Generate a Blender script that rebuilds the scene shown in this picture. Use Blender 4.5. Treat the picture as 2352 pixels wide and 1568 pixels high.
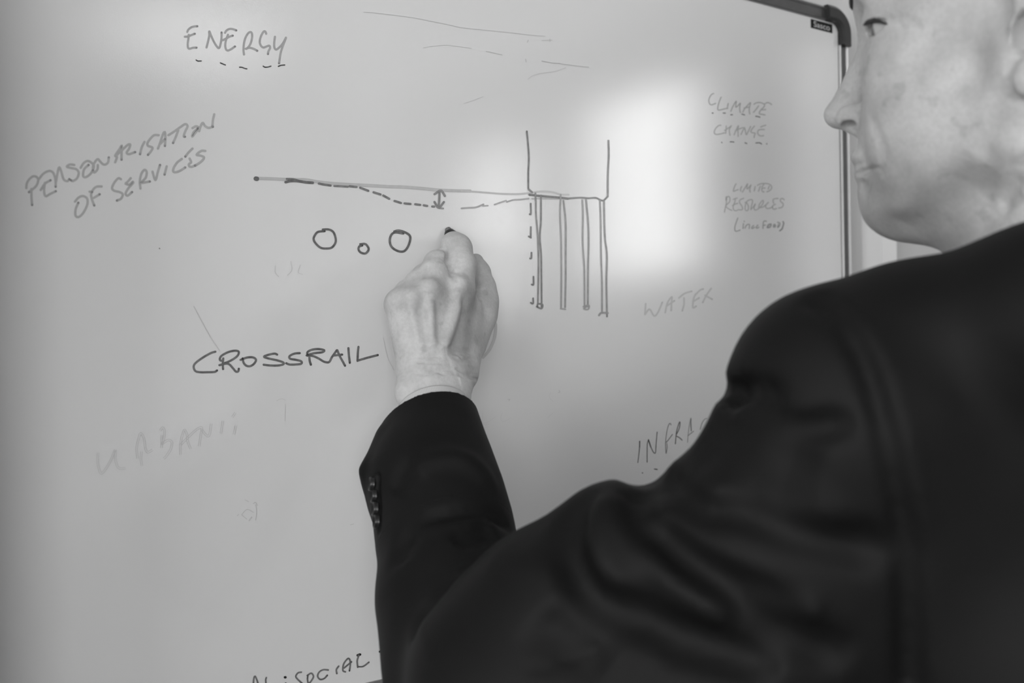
import bpy, math
import numpy as np
from mathutils import Vector, Matrix

# ------------------------------------------------------------------ clear
for o in list(bpy.data.objects): bpy.data.objects.remove(o, do_unlink=True)
SC = bpy.context.scene
COL = SC.collection

# ------------------------------------------------------------------ camera
W, H = 2352, 1568
FPX = 2287.0
CAM = np.array([0.0, 0.0, 1.45])
ROLL = math.radians(0.92)
AF = np.array([0.0, 1.0, 0.0])
AR = np.array([math.cos(ROLL), 0.0, -math.sin(ROLL)])
AU = np.array([math.sin(ROLL), 0.0, math.cos(ROLL)])
cd = bpy.data.cameras.new('camera'); cam = bpy.data.objects.new('camera', cd); COL.objects.link(cam)
cd.sensor_width = 36.0; cd.lens = 36.0 * FPX / W; cd.clip_start = 0.02
cam.matrix_world = Matrix(((AR[0], AU[0], -AF[0], CAM[0]), (AR[1], AU[1], -AF[1], CAM[1]), (AR[2], AU[2], -AF[2], CAM[2]), (0, 0, 0, 1)))
cd.dof.use_dof = True; cd.dof.focus_distance = 0.76; cd.dof.aperture_fstop = 6.0
SC.camera = cam

# room axes: S runs along the board wall to the right, N points off the board into the room
D = np.array([0.819, 0.574, 0.0]); D /= np.linalg.norm(D)
N = np.array([D[1], -D[0], 0.0])
P0 = np.array([-0.0613, 0.797, 0.0])
def room(s, t, z):                      # room coordinates -> world
    base = P0 - D * np.dot(P0, D)
    return base + s * D + t * N + np.array([0, 0, z])
def ray(px, py): return AF + (px - W / 2) / FPX * AR + (H / 2 - py) / FPX * AU
def at(px, py, d): return CAM + d * ray(px, py)
def onb(px, py, h=0.0):                 # point h metres off the board's face
    r = ray(px, py); p = P0 + h * N
    k = (np.dot(p, N) - np.dot(CAM, N)) / np.dot(r, N)
    return CAM + k * r
def st(px, py):
    p = onb(px, py); return float(np.dot(p, D)), float(p[2])

# ------------------------------------------------------------------ world and lights
wd = bpy.data.worlds.new('world'); SC.world = wd; wd.use_nodes = True
bg = wd.node_tree.nodes['Background']; bg.inputs[0].default_value = (0.8, 0.8, 0.8, 1); bg.inputs[1].default_value = 1.0
SC.view_settings.view_transform = 'Standard'; SC.view_settings.look = 'None'
SC.view_settings.gamma = 1.0; SC.view_settings.use_curve_mapping = False
SC.view_settings.exposure = 0.14

ROOM_R, ROOM_L, ROOM_B, ROOM_H = 2.5, -4.0, 3.9, 2.6
WIN = [(1.225, 1.33, 1.55, 2.36, 8.0), (1.75, 2.42, 1.67, 2.40, 8.0), (2.78, 3.30, 1.55, 2.36, 7.5)]
BACKWIN = (-3.00, -1.20, 1.00, 2.30, 11.0)       # s0, s1, z0, z1 in the wall behind the camera
LEFTWIN = (1.5, 3.4, 0.9, 2.40, 13.0)           # t0, t1, z0, z1 in the left wall
def area(name, c, xdir, ydir, sx, sy, radiance):
    l = bpy.data.lights.new(name, 'AREA'); l.shape = 'RECTANGLE'; l.size = sx; l.size_y = sy
    l.energy = radiance * math.pi * sx * sy
    o = bpy.data.objects.new(name, l); COL.objects.link(o)
    x = Vector(xdir).normalized(); y = Vector(ydir).normalized(); z = x.cross(y)
    o.matrix_world = Matrix(((x[0], y[0], z[0], c[0]), (x[1], y[1], z[1], c[1]), (x[2], y[2], z[2], c[2]), (0, 0, 0, 1)))
    return o
UP = np.array([0, 0, 1.0])
for i, (t0, t1, z0, z1, L) in enumerate(WIN):   # daylight outside the right wall's panes; shines along -S
    area('window_daylight', room(ROOM_R + 0.10, (t0 + t1) / 2, (z0 + z1) / 2), -N, UP, t1 - t0, z1 - z0, L)
s0, s1, z0, z1, L = BACKWIN
area('window_daylight', room((s0 + s1) / 2, ROOM_B + 0.10, (z0 + z1) / 2), D, UP, s1 - s0, z1 - z0, L)
t0, t1, z0, z1, L = LEFTWIN
area('window_daylight', room(ROOM_L - 0.10, (t0 + t1) / 2, (z0 + z1) / 2), N, UP, t1 - t0, z1 - z0, L)
CEIL = [(-0.9, 1.8, 3.0), (1.1, 2.9, 2.0)]
for (s, t, L) in CEIL:
    c = room(s, t, ROOM_H - 0.045)
    area('ceiling_lamp', c, D, -N, 0.55, 0.55, L)

# ------------------------------------------------------------------ materials
def mat(name, col=0.5, rough=0.5, spec=0.5, metal=0.0, noise=None, bump=None, coat=0.0, sss=0.0):
    m = bpy.data.materials.new(name); m.use_nodes = True; nt = m.node_tree; b = nt.nodes['Principled BSDF']
    b.inputs['Base Color'].default_value = (col, col, col, 1)
    b.inputs['Roughness'].default_value = rough; b.inputs['Metallic'].default_value = metal
    b.inputs['Specular IOR Level'].default_value = spec
    if coat: b.inputs['Coat Weight'].default_value = coat
    tc = nt.nodes.new('ShaderNodeTexCoord')
    if noise:
        sc, amt, det = noise
        n = nt.nodes.new('ShaderNodeTexNoise'); n.inputs['Scale'].default_value = sc; n.inputs['Detail'].default_value = det
        nt.links.new(tc.outputs['Object'], n.inputs['Vector'])
        r = nt.nodes.new('ShaderNodeMapRange')
        r.inputs['From Min'].default_value = 0.3; r.inputs['From Max'].default_value = 0.7
        r.inputs['To Min'].default_value = col * (1 - amt); r.inputs['To Max'].default_value = col * (1 + amt)
        nt.links.new(n.outputs['Fac'], r.inputs['Value']); nt.links.new(r.outputs['Result'], b.inputs['Base Color'])
    if bump:
        sc, st_, dist = bump
        n = nt.nodes.new('ShaderNodeTexNoise'); n.inputs['Scale'].default_value = sc; n.inputs['Detail'].default_value = 3
        nt.links.new(tc.outputs['Object'], n.inputs['Vector'])
        bp = nt.nodes.new('ShaderNodeBump'); bp.inputs['Strength'].default_value = st_; bp.inputs['Distance'].default_value = dist
        nt.links.new(n.outputs['Fac'], bp.inputs['Height']); nt.links.new(bp.outputs['Normal'], b.inputs['Normal'])
    return m
BOARD = 0.70
M = {}
M['board'] = mat('board_enamel', BOARD, 0.075, 0.6, noise=(3.0, 0.015, 4), bump=(1500, 0.14, 0.0002))
M['wall'] = mat('wall_paint', 0.58, 0.6, 0.3, noise=(6, 0.03, 4), bump=(400, 0.2, 0.0005))
M['wall_grey'] = mat('grey_wall_paint', 0.22, 0.6, 0.3, noise=(6, 0.03, 4), bump=(400, 0.2, 0.0005))
M['trim'] = mat('trim_paint', 0.85, 0.35, 0.5, noise=(6, 0.02, 3))
M['ceiling'] = mat('ceiling_paint', 0.7, 0.8, 0.2, noise=(8, 0.03, 4))
M['floor'] = mat('floor_carpet', 0.12, 0.9, 0.1, noise=(300, 0.3, 3), bump=(500, 0.6, 0.003))
M['alu'] = mat('brushed_aluminium', 0.32, 0.32, 0.5, 0.9, noise=(60, 0.06, 3))
M['alu_bright'] = mat('polished_aluminium_bead', 0.80, 0.25, 0.6, 0.55, noise=(60, 0.03, 3))
M['alu_dark'] = mat('frame_channel', 0.10, 0.45, 0.4, 0.5, noise=(60, 0.06, 3))
M['cap'] = mat('corner_plastic', 0.028, 0.4, 0.4, noise=(120, 0.1, 3))
M['black'] = mat('label_black', 0.004, 0.5, 0.2, noise=(50, 0.1, 2))
M['logo'] = mat('label_lettering', 0.50, 0.5, 0.2, noise=(50, 0.02, 2))
M['cloth'] = mat('dark_suit_wool', 0.0050, 0.62, 0.17, noise=(35, 0.12, 5), bump=(1600, 0.25, 0.0004))
M['cloth2'] = mat('dark_trouser_wool', 0.012, 0.85, 0.25, noise=(35, 0.12, 5))
M['shirt'] = mat('white_shirt_cotton', 0.80, 0.8, 0.2, noise=(60, 0.02, 3))
M['hair'] = mat('grey_hair', 0.22, 0.6, 0.3, noise=(120, 0.15, 5), bump=(420, 0.5, 0.0015))
M['brow'] = mat('eyebrow_hair', 0.035, 0.7, 0.2, noise=(400, 0.4, 4))
M['button'] = mat('dark_horn_button', 0.012, 0.28, 0.4, noise=(200, 0.2, 3))
M['pen'] = mat('marker_black_plastic', 0.006, 0.35, 0.4, noise=(50, 0.1, 2))
M['nib'] = mat('marker_felt_nib', 0.16, 0.9, 0.1, noise=(800, 0.3, 3))
M['shoe'] = mat('black_shoe_leather', 0.015, 0.3, 0.5, noise=(40, 0.1, 3))
def glass():
    m = bpy.data.materials.new('window_glass'); m.use_nodes = True; nt = m.node_tree
    for n in list(nt.nodes):
        if n.type != 'OUTPUT_MATERIAL': nt.nodes.remove(n)
    out = [n for n in nt.nodes if n.type == 'OUTPUT_MATERIAL'][0]
    tr = nt.nodes.new('ShaderNodeBsdfTransparent'); tr.inputs[0].default_value = (0.93, 0.93, 0.93, 1)
    gl = nt.nodes.new('ShaderNodeBsdfGlossy'); gl.inputs['Roughness'].default_value = 0.02
    mx = nt.nodes.new('ShaderNodeMixShader'); mx.inputs[0].default_value = 0.05
    nt.links.new(tr.outputs[0], mx.inputs[1]); nt.links.new(gl.outputs[0], mx.inputs[2])
    nt.links.new(mx.outputs[0], out.inputs[0]); return m
M['glass'] = glass()
def diffuser():
    m = bpy.data.materials.new('lamp_diffuser'); m.use_nodes = True; b = m.node_tree.nodes['Principled BSDF']
    b.inputs['Base Color'].default_value = (.8, .8, .8, 1); b.inputs['Emission Color'].default_value = (1, 1, 1, 1); b.inputs['Emission Strength'].default_value = 3.0
    return m
M['diffuser'] = diffuser()
def skin_mat(name, base, spots, hairs, wr=0.0):
    m = bpy.data.materials.new(name); m.use_nodes = True; nt = m.node_tree; b = nt.nodes['Principled BSDF']
    b.inputs['Roughness'].default_value = 0.5; b.inputs['Specular IOR Level'].default_value = 0.4
    b.inputs['Subsurface Weight'].default_value = 0.12; b.inputs['Subsurface Radius'].default_value = (0.006, 0.006, 0.006); b.inputs['Subsurface Scale'].default_value = 0.5
    tc = nt.nodes.new('ShaderNodeTexCoord')
    def noise(sc, det, a, c, lo, hi):
        n = nt.nodes.new('ShaderNodeTexNoise'); n.inputs['Scale'].default_value = sc; n.inputs['Detail'].default_value = det
        nt.links.new(tc.outputs['Object'], n.inputs['Vector'])
        r = nt.nodes.new('ShaderNodeMapRange'); r.interpolation_type = 'SMOOTHSTEP'
        r.inputs['From Min'].default_value = a; r.inputs['From Max'].default_value = c
        r.inputs['To Min'].default_value = lo; r.inputs['To Max'].default_value = hi
        nt.links.new(n.outputs['Fac'], r.inputs['Value']); return n, r
    def mul(a, c):
        k = nt.nodes.new('ShaderNodeMath'); k.operation = 'MULTIPLY'; nt.links.new(a, k.inputs[0]); nt.links.new(c, k.inputs[1]); return k.outputs[0]
    _, r1 = noise(38, 3, 0.35, 0.65, 0.90, 1.06)
    _, r2 = noise(95, 2, 0.60, 0.72, 1.0, 1.0 - spots)
    _, r3 = noise(420, 3, 0.35, 0.65, 1 - hairs, 1 + hairs)
    v = mul(mul(r1.outputs[0], r2.outputs[0]), r3.outputs[0])
    bs = nt.nodes.new('ShaderNodeValue'); bs.outputs[0].default_value = base
    v = mul(v, bs.outputs[0])
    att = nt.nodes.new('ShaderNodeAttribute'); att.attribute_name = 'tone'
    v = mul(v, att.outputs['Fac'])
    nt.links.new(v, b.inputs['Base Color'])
    n4 = nt.nodes.new('ShaderNodeTexNoise'); n4.inputs['Scale'].default_value = 700; n4.inputs['Detail'].default_value = 4
    nt.links.new(tc.outputs['Object'], n4.inputs['Vector'])
    bp = nt.nodes.new('ShaderNodeBump'); bp.inputs['Strength'].default_value = 0.35; bp.inputs['Distance'].default_value = 0.0006
    nt.links.new(n4.outputs['Fac'], bp.inputs['Height']); nt.links.new(bp.outputs['Normal'], b.inputs['Normal'])
    return m
M['skin'] = skin_mat('skin', 0.50, 0.16, 0.04)
def ink_mat():
    m = bpy.data.materials.new('marker_ink'); m.use_nodes = True; nt = m.node_tree; b = nt.nodes['Principled BSDF']
    b.inputs['Roughness'].default_value = 0.25; b.inputs['Specular IOR Level'].default_value = 0.45
    att = nt.nodes.new('ShaderNodeAttribute'); att.attribute_name = 'ink'
    tc = nt.nodes.new('ShaderNodeTexCoord'); n = nt.nodes.new('ShaderNodeTexNoise'); n.inputs['Scale'].default_value = 260; n.inputs['Detail'].default_value = 3
    nt.links.new(tc.outputs['Object'], n.inputs['Vector'])
    r = nt.nodes.new('ShaderNodeMapRange'); r.inputs['From Min'].default_value = 0.3; r.inputs['From Max'].default_value = 0.7
    r.inputs['To Min'].default_value = 0.90; r.inputs['To Max'].default_value = 1.06; nt.links.new(n.outputs['Fac'], r.inputs['Value'])
    k = nt.nodes.new('ShaderNodeMath'); k.operation = 'MULTIPLY'; k.use_clamp = True
    nt.links.new(att.outputs['Fac'], k.inputs[0]); nt.links.new(r.outputs[0], k.inputs[1])
    mx = nt.nodes.new('ShaderNodeMix'); mx.data_type = 'RGBA'
    mx.inputs['A'].default_value = (BOARD, BOARD, BOARD, 1); mx.inputs['B'].default_value = (0.012, 0.012, 0.012, 1)
    nt.links.new(k.outputs[0], mx.inputs['Factor']); nt.links.new(mx.outputs['Result'], b.inputs['Base Color'])
    return m
M['ink'] = ink_mat()
def knit_mat():
    m = bpy.data.materials.new('ribbed_cuff_cotton'); m.use_nodes = True; nt = m.node_tree; b = nt.nodes['Principled BSDF']
    b.inputs['Roughness'].default_value = 0.8
    uv = nt.nodes.new('ShaderNodeUVMap'); w = nt.nodes.new('ShaderNodeTexWave'); w.inputs['Scale'].default_value = 46; w.bands_direction = 'X'
    nt.links.new(uv.outputs[0], w.inputs['Vector'])
    r = nt.nodes.new('ShaderNodeMapRange'); r.inputs['To Min'].default_value = 0.47; r.inputs['To Max'].default_value = 0.58
    nt.links.new(w.outputs['Fac'], r.inputs['Value']); nt.links.new(r.outputs[0], b.inputs['Base Color']); return m
M['knit'] = knit_mat()

# ------------------------------------------------------------------ object helpers
def mesh_obj(name, V, Fc, m, parent=None, smooth=False, uv=None):
    me = bpy.data.meshes.new(name)
    V = np.asarray(V, dtype=np.float64)
    me.from_pydata(V.tolist() if len(V) < 20000 else V, [], [tuple(f) for f in Fc] if not isinstance(Fc, np.ndarray) else Fc.tolist())
    me.materials.append(m)
    if smooth: me.polygons.foreach_set('use_smooth', np.ones(len(me.polygons), dtype=bool))
    me.update()
    o = bpy.data.objects.new(name, me); COL.objects.link(o)
    if parent is not None:
        o.parent = parent; o.matrix_parent_inverse = parent.matrix_world.inverted()
    return o
def empty(name, loc, label=None, cat=None):
    o = bpy.data.objects.new(name, None); COL.objects.link(o); o.location = Vector(loc); o.empty_display_size = 0.05
    o.matrix_world = Matrix.Translation(Vector(loc))
    if label: o['label'] = label
    if cat: o['category'] = cat
    return o
BOXF = [(0, 1, 3, 2), (4, 6, 7, 5), (0, 4, 5, 1), (2, 3, 7, 6), (0, 2, 6, 4), (1, 5, 7, 3)]
def rbox(s0, s1, t0, t1, z0, z1):
    return [room(s, t, z) for s in (s0, s1) for t in (t0, t1) for z in (z0, z1)]
def box_list(boxes):
    V, Fc = [], []
    for b in boxes:
        k = len(V); V += rbox(*b); Fc += [tuple(i + k for i in f) for f in BOXF]
    return V, Fc
def bevel(o, w, seg=2):
    md = o.modifiers.new('bevel', 'BEVEL'); md.width = w; md.segments = seg; md.limit_method = 'ANGLE'
def struct(name, boxes, m):
    V, Fc = box_list(boxes); o = mesh_obj(name, V, Fc, m); o['kind'] = 'structure'; return o

# ------------------------------------------------------------------ room shell
def wall_with_holes(name, fixed, a0, a1, holes, m, back, T=0.12):
    """boxes round rectangular holes; a = coordinate along the wall, back=True: the wall at t=fixed, else at s=fixed"""
    boxes = []; a = a0
    def bx(x0, x1, z0, z1):
        if x1 - x0 < 1e-6 or z1 - z0 < 1e-6: return
        boxes.append((x0, x1, fixed, fixed + T, z0, z1) if back else (fixed, fixed + T, x0, x1, z0, z1))
    for (h0, h1, z0, z1) in holes:
        bx(a, h0, 0, ROOM_H); bx(h0, h1, 0, z0); bx(h0, h1, z1, ROOM_H); a = h1
    bx(a, a1, 0, ROOM_H)
    return struct(name, boxes, m)
struct('wall_board', [(ROOM_L, ROOM_R, -0.12, 0.0 - 0.022, 0, ROOM_H)], M['wall'])
struct('wall_left', [(ROOM_L - 0.12, ROOM_L, -0.12, LEFTWIN[0], 0, ROOM_H), (ROOM_L - 0.12, ROOM_L, LEFTWIN[1], ROOM_B + 0.12, 0, ROOM_H), (ROOM_L - 0.12, ROOM_L, LEFTWIN[0], LEFTWIN[1], 0, LEFTWIN[2]), (ROOM_L - 0.12, ROOM_L, LEFTWIN[0], LEFTWIN[1], LEFTWIN[3], ROOM_H)], M['wall'])
wall_with_holes('wall_right', ROOM_R, -0.12, ROOM_B + 0.12, [w[:4] for w in WIN], M['wall_grey'], False)
wall_with_holes('wall_behind', ROOM_B, ROOM_L, ROOM_R, [BACKWIN[:4]], M['wall'], True)
struct('floor', [(ROOM_L - .12, ROOM_R + .12, -0.12, ROOM_B + 0.12, -0.1, 0)], M['floor'])
struct('ceiling', [(ROOM_L - .12, ROOM_R + .12, -0.12, ROOM_B + 0.12, ROOM_H, ROOM_H + 0.1)], M['ceiling'])
def window(n, a0, a1, z0, z1, back):
    f = ROOM_B if back else ROOM_R
    def fr(x0, x1, y0, y1, d0=0.03, d1=0.08):
        return (x0, x1, f + d0, f + d1, y0, y1) if back else (f + d0, f + d1, x0, x1, y0, y1)
    w = 0.012 if (a1 - a0) < 0.2 else 0.03
    V, Fc = box_list([fr(a0 - .01, a0 + w, z0, z1), fr(a1 - w, a1 + .01, z0, z1), fr(a0, a1, z0, z0 + w), fr(a0, a1, z1 - w, z1)])
    o = mesh_obj('window_%d' % n, V, Fc, M['trim']); o['kind'] = 'structure'
    V, Fc = box_list([fr(a0, a1, z0, z1, 0.05, 0.056)]); mesh_obj('pane', V, Fc, M['glass'], o)
    V, Fc = box_list([(a0 - .03, a1 + .03, f - 0.03, f + 0.03, z0 - 0.03, z0) if back else (f - 0.03, f + 0.03, a0 - .03, a1 + .03, z0 - .03, z0)])
    mesh_obj('window_sill', V, Fc, M['trim'], o)
for i, w in enumerate(WIN): window(i + 1, w[0], w[1], w[2], w[3], False)
window(4, *BACKWIN[:4], True)
ROOM_R_ = ROOM_R; ROOM_R = ROOM_L - 0.11; window(5, *LEFTWIN[:4], False); ROOM_R = ROOM_R_
struct('shade_column', [(-0.22, 0.050, -0.022, 0.105, 0, ROOM_H)], M['wall'])  # unseen wall column added to shade the board's left edge
sA, _ = st(2019, 600); sB, _ = st(2053, 600)
struct('trim_1', [(sA, sB, -0.022, 0.004, 0, ROOM_H)], M['trim'])
struct('baseboard_board', [(ROOM_L, sA, -0.022, -0.006, 0, 0.09), (sB, ROOM_R, -0.022, -0.006, 0, 0.09)], M['trim'])
for i, (s, t, L) in enumerate(CEIL):
    e = empty('ceiling_light', room(s, t, ROOM_H), ['square flush ceiling light nearer the whiteboard', 'square flush ceiling light farther from the whiteboard'][i], 'lamp')
    V, Fc = box_list([(s - .32, s - .29, t - .32, t + .32, ROOM_H - .03, ROOM_H), (s + .29, s + .32, t - .32, t + .32, ROOM_H - .03, ROOM_H), (s - .29, s + .29, t - .32, t - .29, ROOM_H - .03, ROOM_H), (s - .29, s + .29, t + .29, t + .32, ROOM_H - .03, ROOM_H)])
    mesh_obj('lamp_frame', V, Fc, M['trim'], e)
    V, Fc = box_list([(s - .29, s + .29, t - .29, t + .29, ROOM_H - .02, ROOM_H - .005)]); mesh_obj('diffuser', V, Fc, M['diffuser'], e)

# ------------------------------------------------------------------ whiteboard
sR, _ = st(1934, 700)                        # inner right edge of the writing surface
_, zT = st(1918, 55); _, zB = st(902, 1553)
FW = 0.0155                                  # frame width
sL = sR - 0.87
wb = empty('whiteboard', room((sL + sR) / 2, 0.0, zB), 'white marker board covered in handwriting, mounted on the wall', 'whiteboard')
V, Fc = box_list([(sL - .004, sR + .004, -0.012, 0.0, zB - .004, zT + .004)]); mesh_obj('writing_surface', V, Fc, M['board'], wb)
RC = 0.021
def rail(name, axis, a0, a1, edge, sign):
    """extruded frame rail: inner bead, recessed channel, outer bead. edge = inner edge coordinate, sign = outward"""
    prof = [(0.0, -0.015), (0.0, 0.0016), (0.0018, 0.0028), (0.0034, 0.0018), (0.0037, 0.0010), (FW - 0.0037, 0.0010), (FW - 0.0034, 0.0018), (FW - .0016, 0.0028), (FW, 0.0016), (FW, -0.021), (0.003, -0.021)]
    V, Fc = [], []
    for a in (a0, a1):
        for (w, t) in prof:
            e = edge + sign * w
            V.append(room(a, t, e) if axis == 's' else room(e, t, a))
    n = len(prof)
    for i in range(n): Fc.append((i, (i + 1) % n, n + (i + 1) % n, n + i))
    Fc += [tuple(range(n)), tuple(range(2 * n - 1, n - 1, -1))]
    o = mesh_obj(name, V, Fc, M['alu'], wb)
    o.data.materials.append(M['alu_dark']); o.data.materials.append(M['alu_bright'])
    for p in o.data.polygons:
        if p.index == 4: p.material_index = 1
        elif axis == 'z' and p.index in (1, 2, 6, 7): p.material_index = 2
        elif axis == 's' and p.index in (1, 2, 3, 5, 6, 7): p.material_index = 0
    return o
rail('frame_rail', 's', sL + RC, sR - RC + 0.008, zT, 1)
rail('frame_rail', 's', sL + RC, sR - RC + 0.008, zB, -1)
rail('frame_rail', 'z', zB + RC, zT - RC + 0.012, sR, 1)
rail('frame_rail', 'z', zB + RC, zT - RC + 0.012, sL, -1)
def cap(cs, cz, ds, dz):
    """quarter-round corner piece with a raised lip"""
    V, Fc = [], []; K = 10
    rin, rout = 0.011, 0.011 + FW + 0.0015
    s_c = cs - ds * 0.011; z_c = cz - dz * 0.011
    prof = [(rin, -0.021), (rin, 0.0065), (rin + .003, 0.008), (rout - .004, 0.008), (rout, 0.0045), (rout, -0.021)]
    pts = [(0.0, -0.012)] + [(math.pi / 2 * i / K, 0) for i in range(K + 1)] + [(math.pi / 2, 0.012)]
    for (a, ext) in pts:
        for (r, t) in prof:
            s = s_c + ds * r * math.cos(a); z = z_c + dz * r * math.sin(a)
            if ext < 0: z += dz * ext
            if ext > 0: s -= ds * ext
            V.append(room(s, t, z))
    n = len(prof)
    for j in range(len(pts) - 1):
        for i in range(n): Fc.append((j * n + i, j * n + (i + 1) % n, (j + 1) * n + (i + 1) % n, (j + 1) * n + i))
    Fc += [tuple(range(n)), tuple(range(len(V) - 1, len(V) - n - 1, -1))]
    return mesh_obj('corner_cap', V, Fc, M['cap'], wb)
for ds in (1, -1):
    for dz in (1, -1): cap(sR if ds > 0 else sL, zT if dz > 0 else zB, ds, dz)
# maker's label with its lettering
cs = [st(1862, 43), st(1911, 57), st(1911, 77), st(1862, 63)]
ls0 = (cs[0][0] + cs[3][0]) / 2; ls1 = (cs[1][0] + cs[2][0]) / 2
lz1 = (cs[0][1] + cs[1][1]) / 2; lz0 = (cs[2][1] + cs[3][1]) / 2
V, Fc = box_list([(ls0, ls1, 0.0, 0.0005, lz0, lz1)]); lab = mesh_obj('label', V, Fc, M['black'], wb); lab['label'] = 'small black label with pale lettering'
fc = bpy.data.curves.new('txt', 'FONT'); fc.body = 'Sasco'; fc.size = 1.0; fc.offset = 0.006
to = bpy.data.objects.new('txt', fc); COL.objects.link(to)
dg = bpy.context.evaluated_depsgraph_get(); me = to.evaluated_get(dg).to_mesh()
tv = np.array([v.co[:] for v in me.vertices]); tf = [tuple(p.vertices) for p in me.polygons]
bpy.data.objects.remove(to, do_unlink=True)
mn, mx_ = tv.min(0), tv.max(0); sc_s = (ls1 - ls0) * 0.76 / (mx_[0] - mn[0]); sc_z = (lz1 - lz0) * 0.66 / (mx_[1] - mn[1])
TV = [room(ls0 + (ls1 - ls0) * 0.11 + (v[0] - mn[0]) * sc_s, 0.0008, lz0 + (lz1 - lz0) * 0.17 + (v[1] - mn[1]) * sc_z) for v in tv]
mesh_obj('lettering', TV, tf, M['logo'], lab)

# ------------------------------------------------------------------ handwriting: thin flat ink on the board
NINK = [0]
def catmull(P, n=6):
    P = np.asarray(P, float)
    if len(P) < 3: return np.array([P[0] + (P[-1] - P[0]) * k / 4 for k in range(5)])
    Q = np.vstack([2 * P[0] - P[1], P, 2 * P[-1] - P[-2]]); out = []
    for i in range(1, len(Q) - 2):
        for k in range(n):
            t = k / n
            out.append(0.5 * ((2 * Q[i]) + (-Q[i - 1] + Q[i + 1]) * t + (2 * Q[i - 1] - 5 * Q[i] + 4 * Q[i + 1] - Q[i + 2]) * t * t + (-Q[i - 1] + 3 * Q[i] - 3 * Q[i + 1] + Q[i + 2]) * t ** 3))
    out.append(P[-1]); return np.array(out)
def stroke_geo(P, w, dark, dots, V, Fc, Ck):
    """P in board pixels, w width in the same pixels"""
    C = catmull(P)
    keep = [0]
    for i in range(1, len(C)):
        if np.linalg.norm(C[i] - C[keep[-1]]) > 0.35 * min(w, 3): keep.append(i)
    C = C[keep]
    if len(C) < 2: C = np.array([C[0], C[0] + [0.4, 0.1]])
    T = np.gradient(C, axis=0); T /= np.linalg.norm(T, axis=1)[:, None] + 1e-9
    Nn = np.stack([-T[:, 1], T[:, 0]], 1)
    # round caps: extra rows before and after with shrinking half width
    rows = []; r = w / 2
    for a in (80, 55, 30): rows.append((C[0] - T[0] * r * math.sin(math.radians(a)), Nn[0], r * math.cos(math.radians(a)), 0))
    L = np.concatenate([[0], np.cumsum(np.linalg.norm(np.diff(C, axis=0), axis=1))])
    for i in range(len(C)): rows.append((C[i], Nn[i], r, L[i]))
    for a in (30, 55, 80): rows.append((C[-1] + T[-1] * r * math.sin(math.radians(a)), Nn[-1], r * math.cos(math.radians(a)), L[-1]))
    h = 0.00006 + 0.0000012 * NINK[0]; NINK[0] += 1
    base = len(V)
    for (c, n, rr, l) in rows:
        e = min(l, L[-1] - l) / max(w, 1)
        dd = dark + (dots * max(0, 1 - (L[-1] - l) / (w * 0.7))) 
        for (k, m_) in ((-1, 1.10), (-0.55, 0.97), (0.55, 0.97), (1, 1.10)):
            p = c + n * rr * k
            V.append(onb(p[0], p[1], h)); Ck.append(min(1.0, dd * m_))
    for j in range(len(rows) - 1):
        for i in range(3):
            a = base + j * 4 + i; Fc.append((a, a + 1, a + 5, a + 4))
def writing(name, crop, strokes, w, dark, dots=0.0, label=None):
    x0, y0, s = crop; V, Fc, Ck = [], [], []
    for sk in strokes:
        ww, dk, pts = w, dark, sk
        if isinstance(sk, tuple): ww, dk, pts = sk
        P = [(x0 + pts[i] / s, y0 + pts[i + 1] / s) for i in range(0, len(pts), 2)]
        stroke_geo(P, ww / s, dk, dots, V, Fc, Ck)
    o = mesh_obj(name, V, Fc, M['ink'], wb)
    a = o.data.attributes.new('ink', 'FLOAT', 'POINT'); a.data.foreach_set('value', np.array(Ck, dtype=np.float32))
    if label: o['label'] = label
    return o
cA = (410, 50, 8.711); cB = (40, 240, 4.9); cC = (400, 740, 4.523); cD = (1620, 205, 11.2); cE = (1640, 410, 12.06)
cF = (1440, 940, 9.8); cG = (1420, 640, 3.41); cH = (520, 1440, 5.345); cI = (180, 900, 4.523); cJ = (560, 280, 4.356); cK = (1060, 280, 3.2675); cL = (820, 0, 3.794); cM = (1090, 860, 9.8)
writing('handwriting', cA, [
 [175,205,195,160,250,115,310,95,375,90], [125,300,190,295,260,265,325,240], [205,260,198,340,185,430,190,515,220,540,290,520,360,518],
 [560,515,590,400,615,280,615,195], [620,195,670,320,730,440,790,520,820,515,845,430,860,320,862,215],
 [930,220,960,175,1020,145,1090,148,1155,172], [885,370,970,325,1030,295,1085,278], [990,260,950,370,935,470,950,550,985,575,1050,550,1130,495],
 [1310,655,1300,560,1310,430,1340,320,1390,235,1440,205,1470,240,1470,330,1440,440,1390,515,1350,545], [1345,540,1420,520,1500,540,1575,580],
 [1755,240,1735,195,1700,200,1650,290,1625,400,1650,480,1700,515,1760,495,1820,480,1830,530,1800,590,1790,645],
 [1930,300,1915,420,1920,520,1955,555,2020,510,2090,430,2150,320], [2150,325,2100,450,2050,600,2025,740,2012,830]], 44, 0.50, 0.25, 'word ENERGY in faded grey marker')
writing('handwriting', cA, [[352,765,390,785,455,785], [838,822,890,845,938,865], [1222,908,1270,912,1330,935,1368,942], [1695,888,1730,908,1790,905,1848,888], [1998,892,2050,872,2125,865]], 26, 1.0, 0, 'five short black dashes under the word ENERGY')
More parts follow.
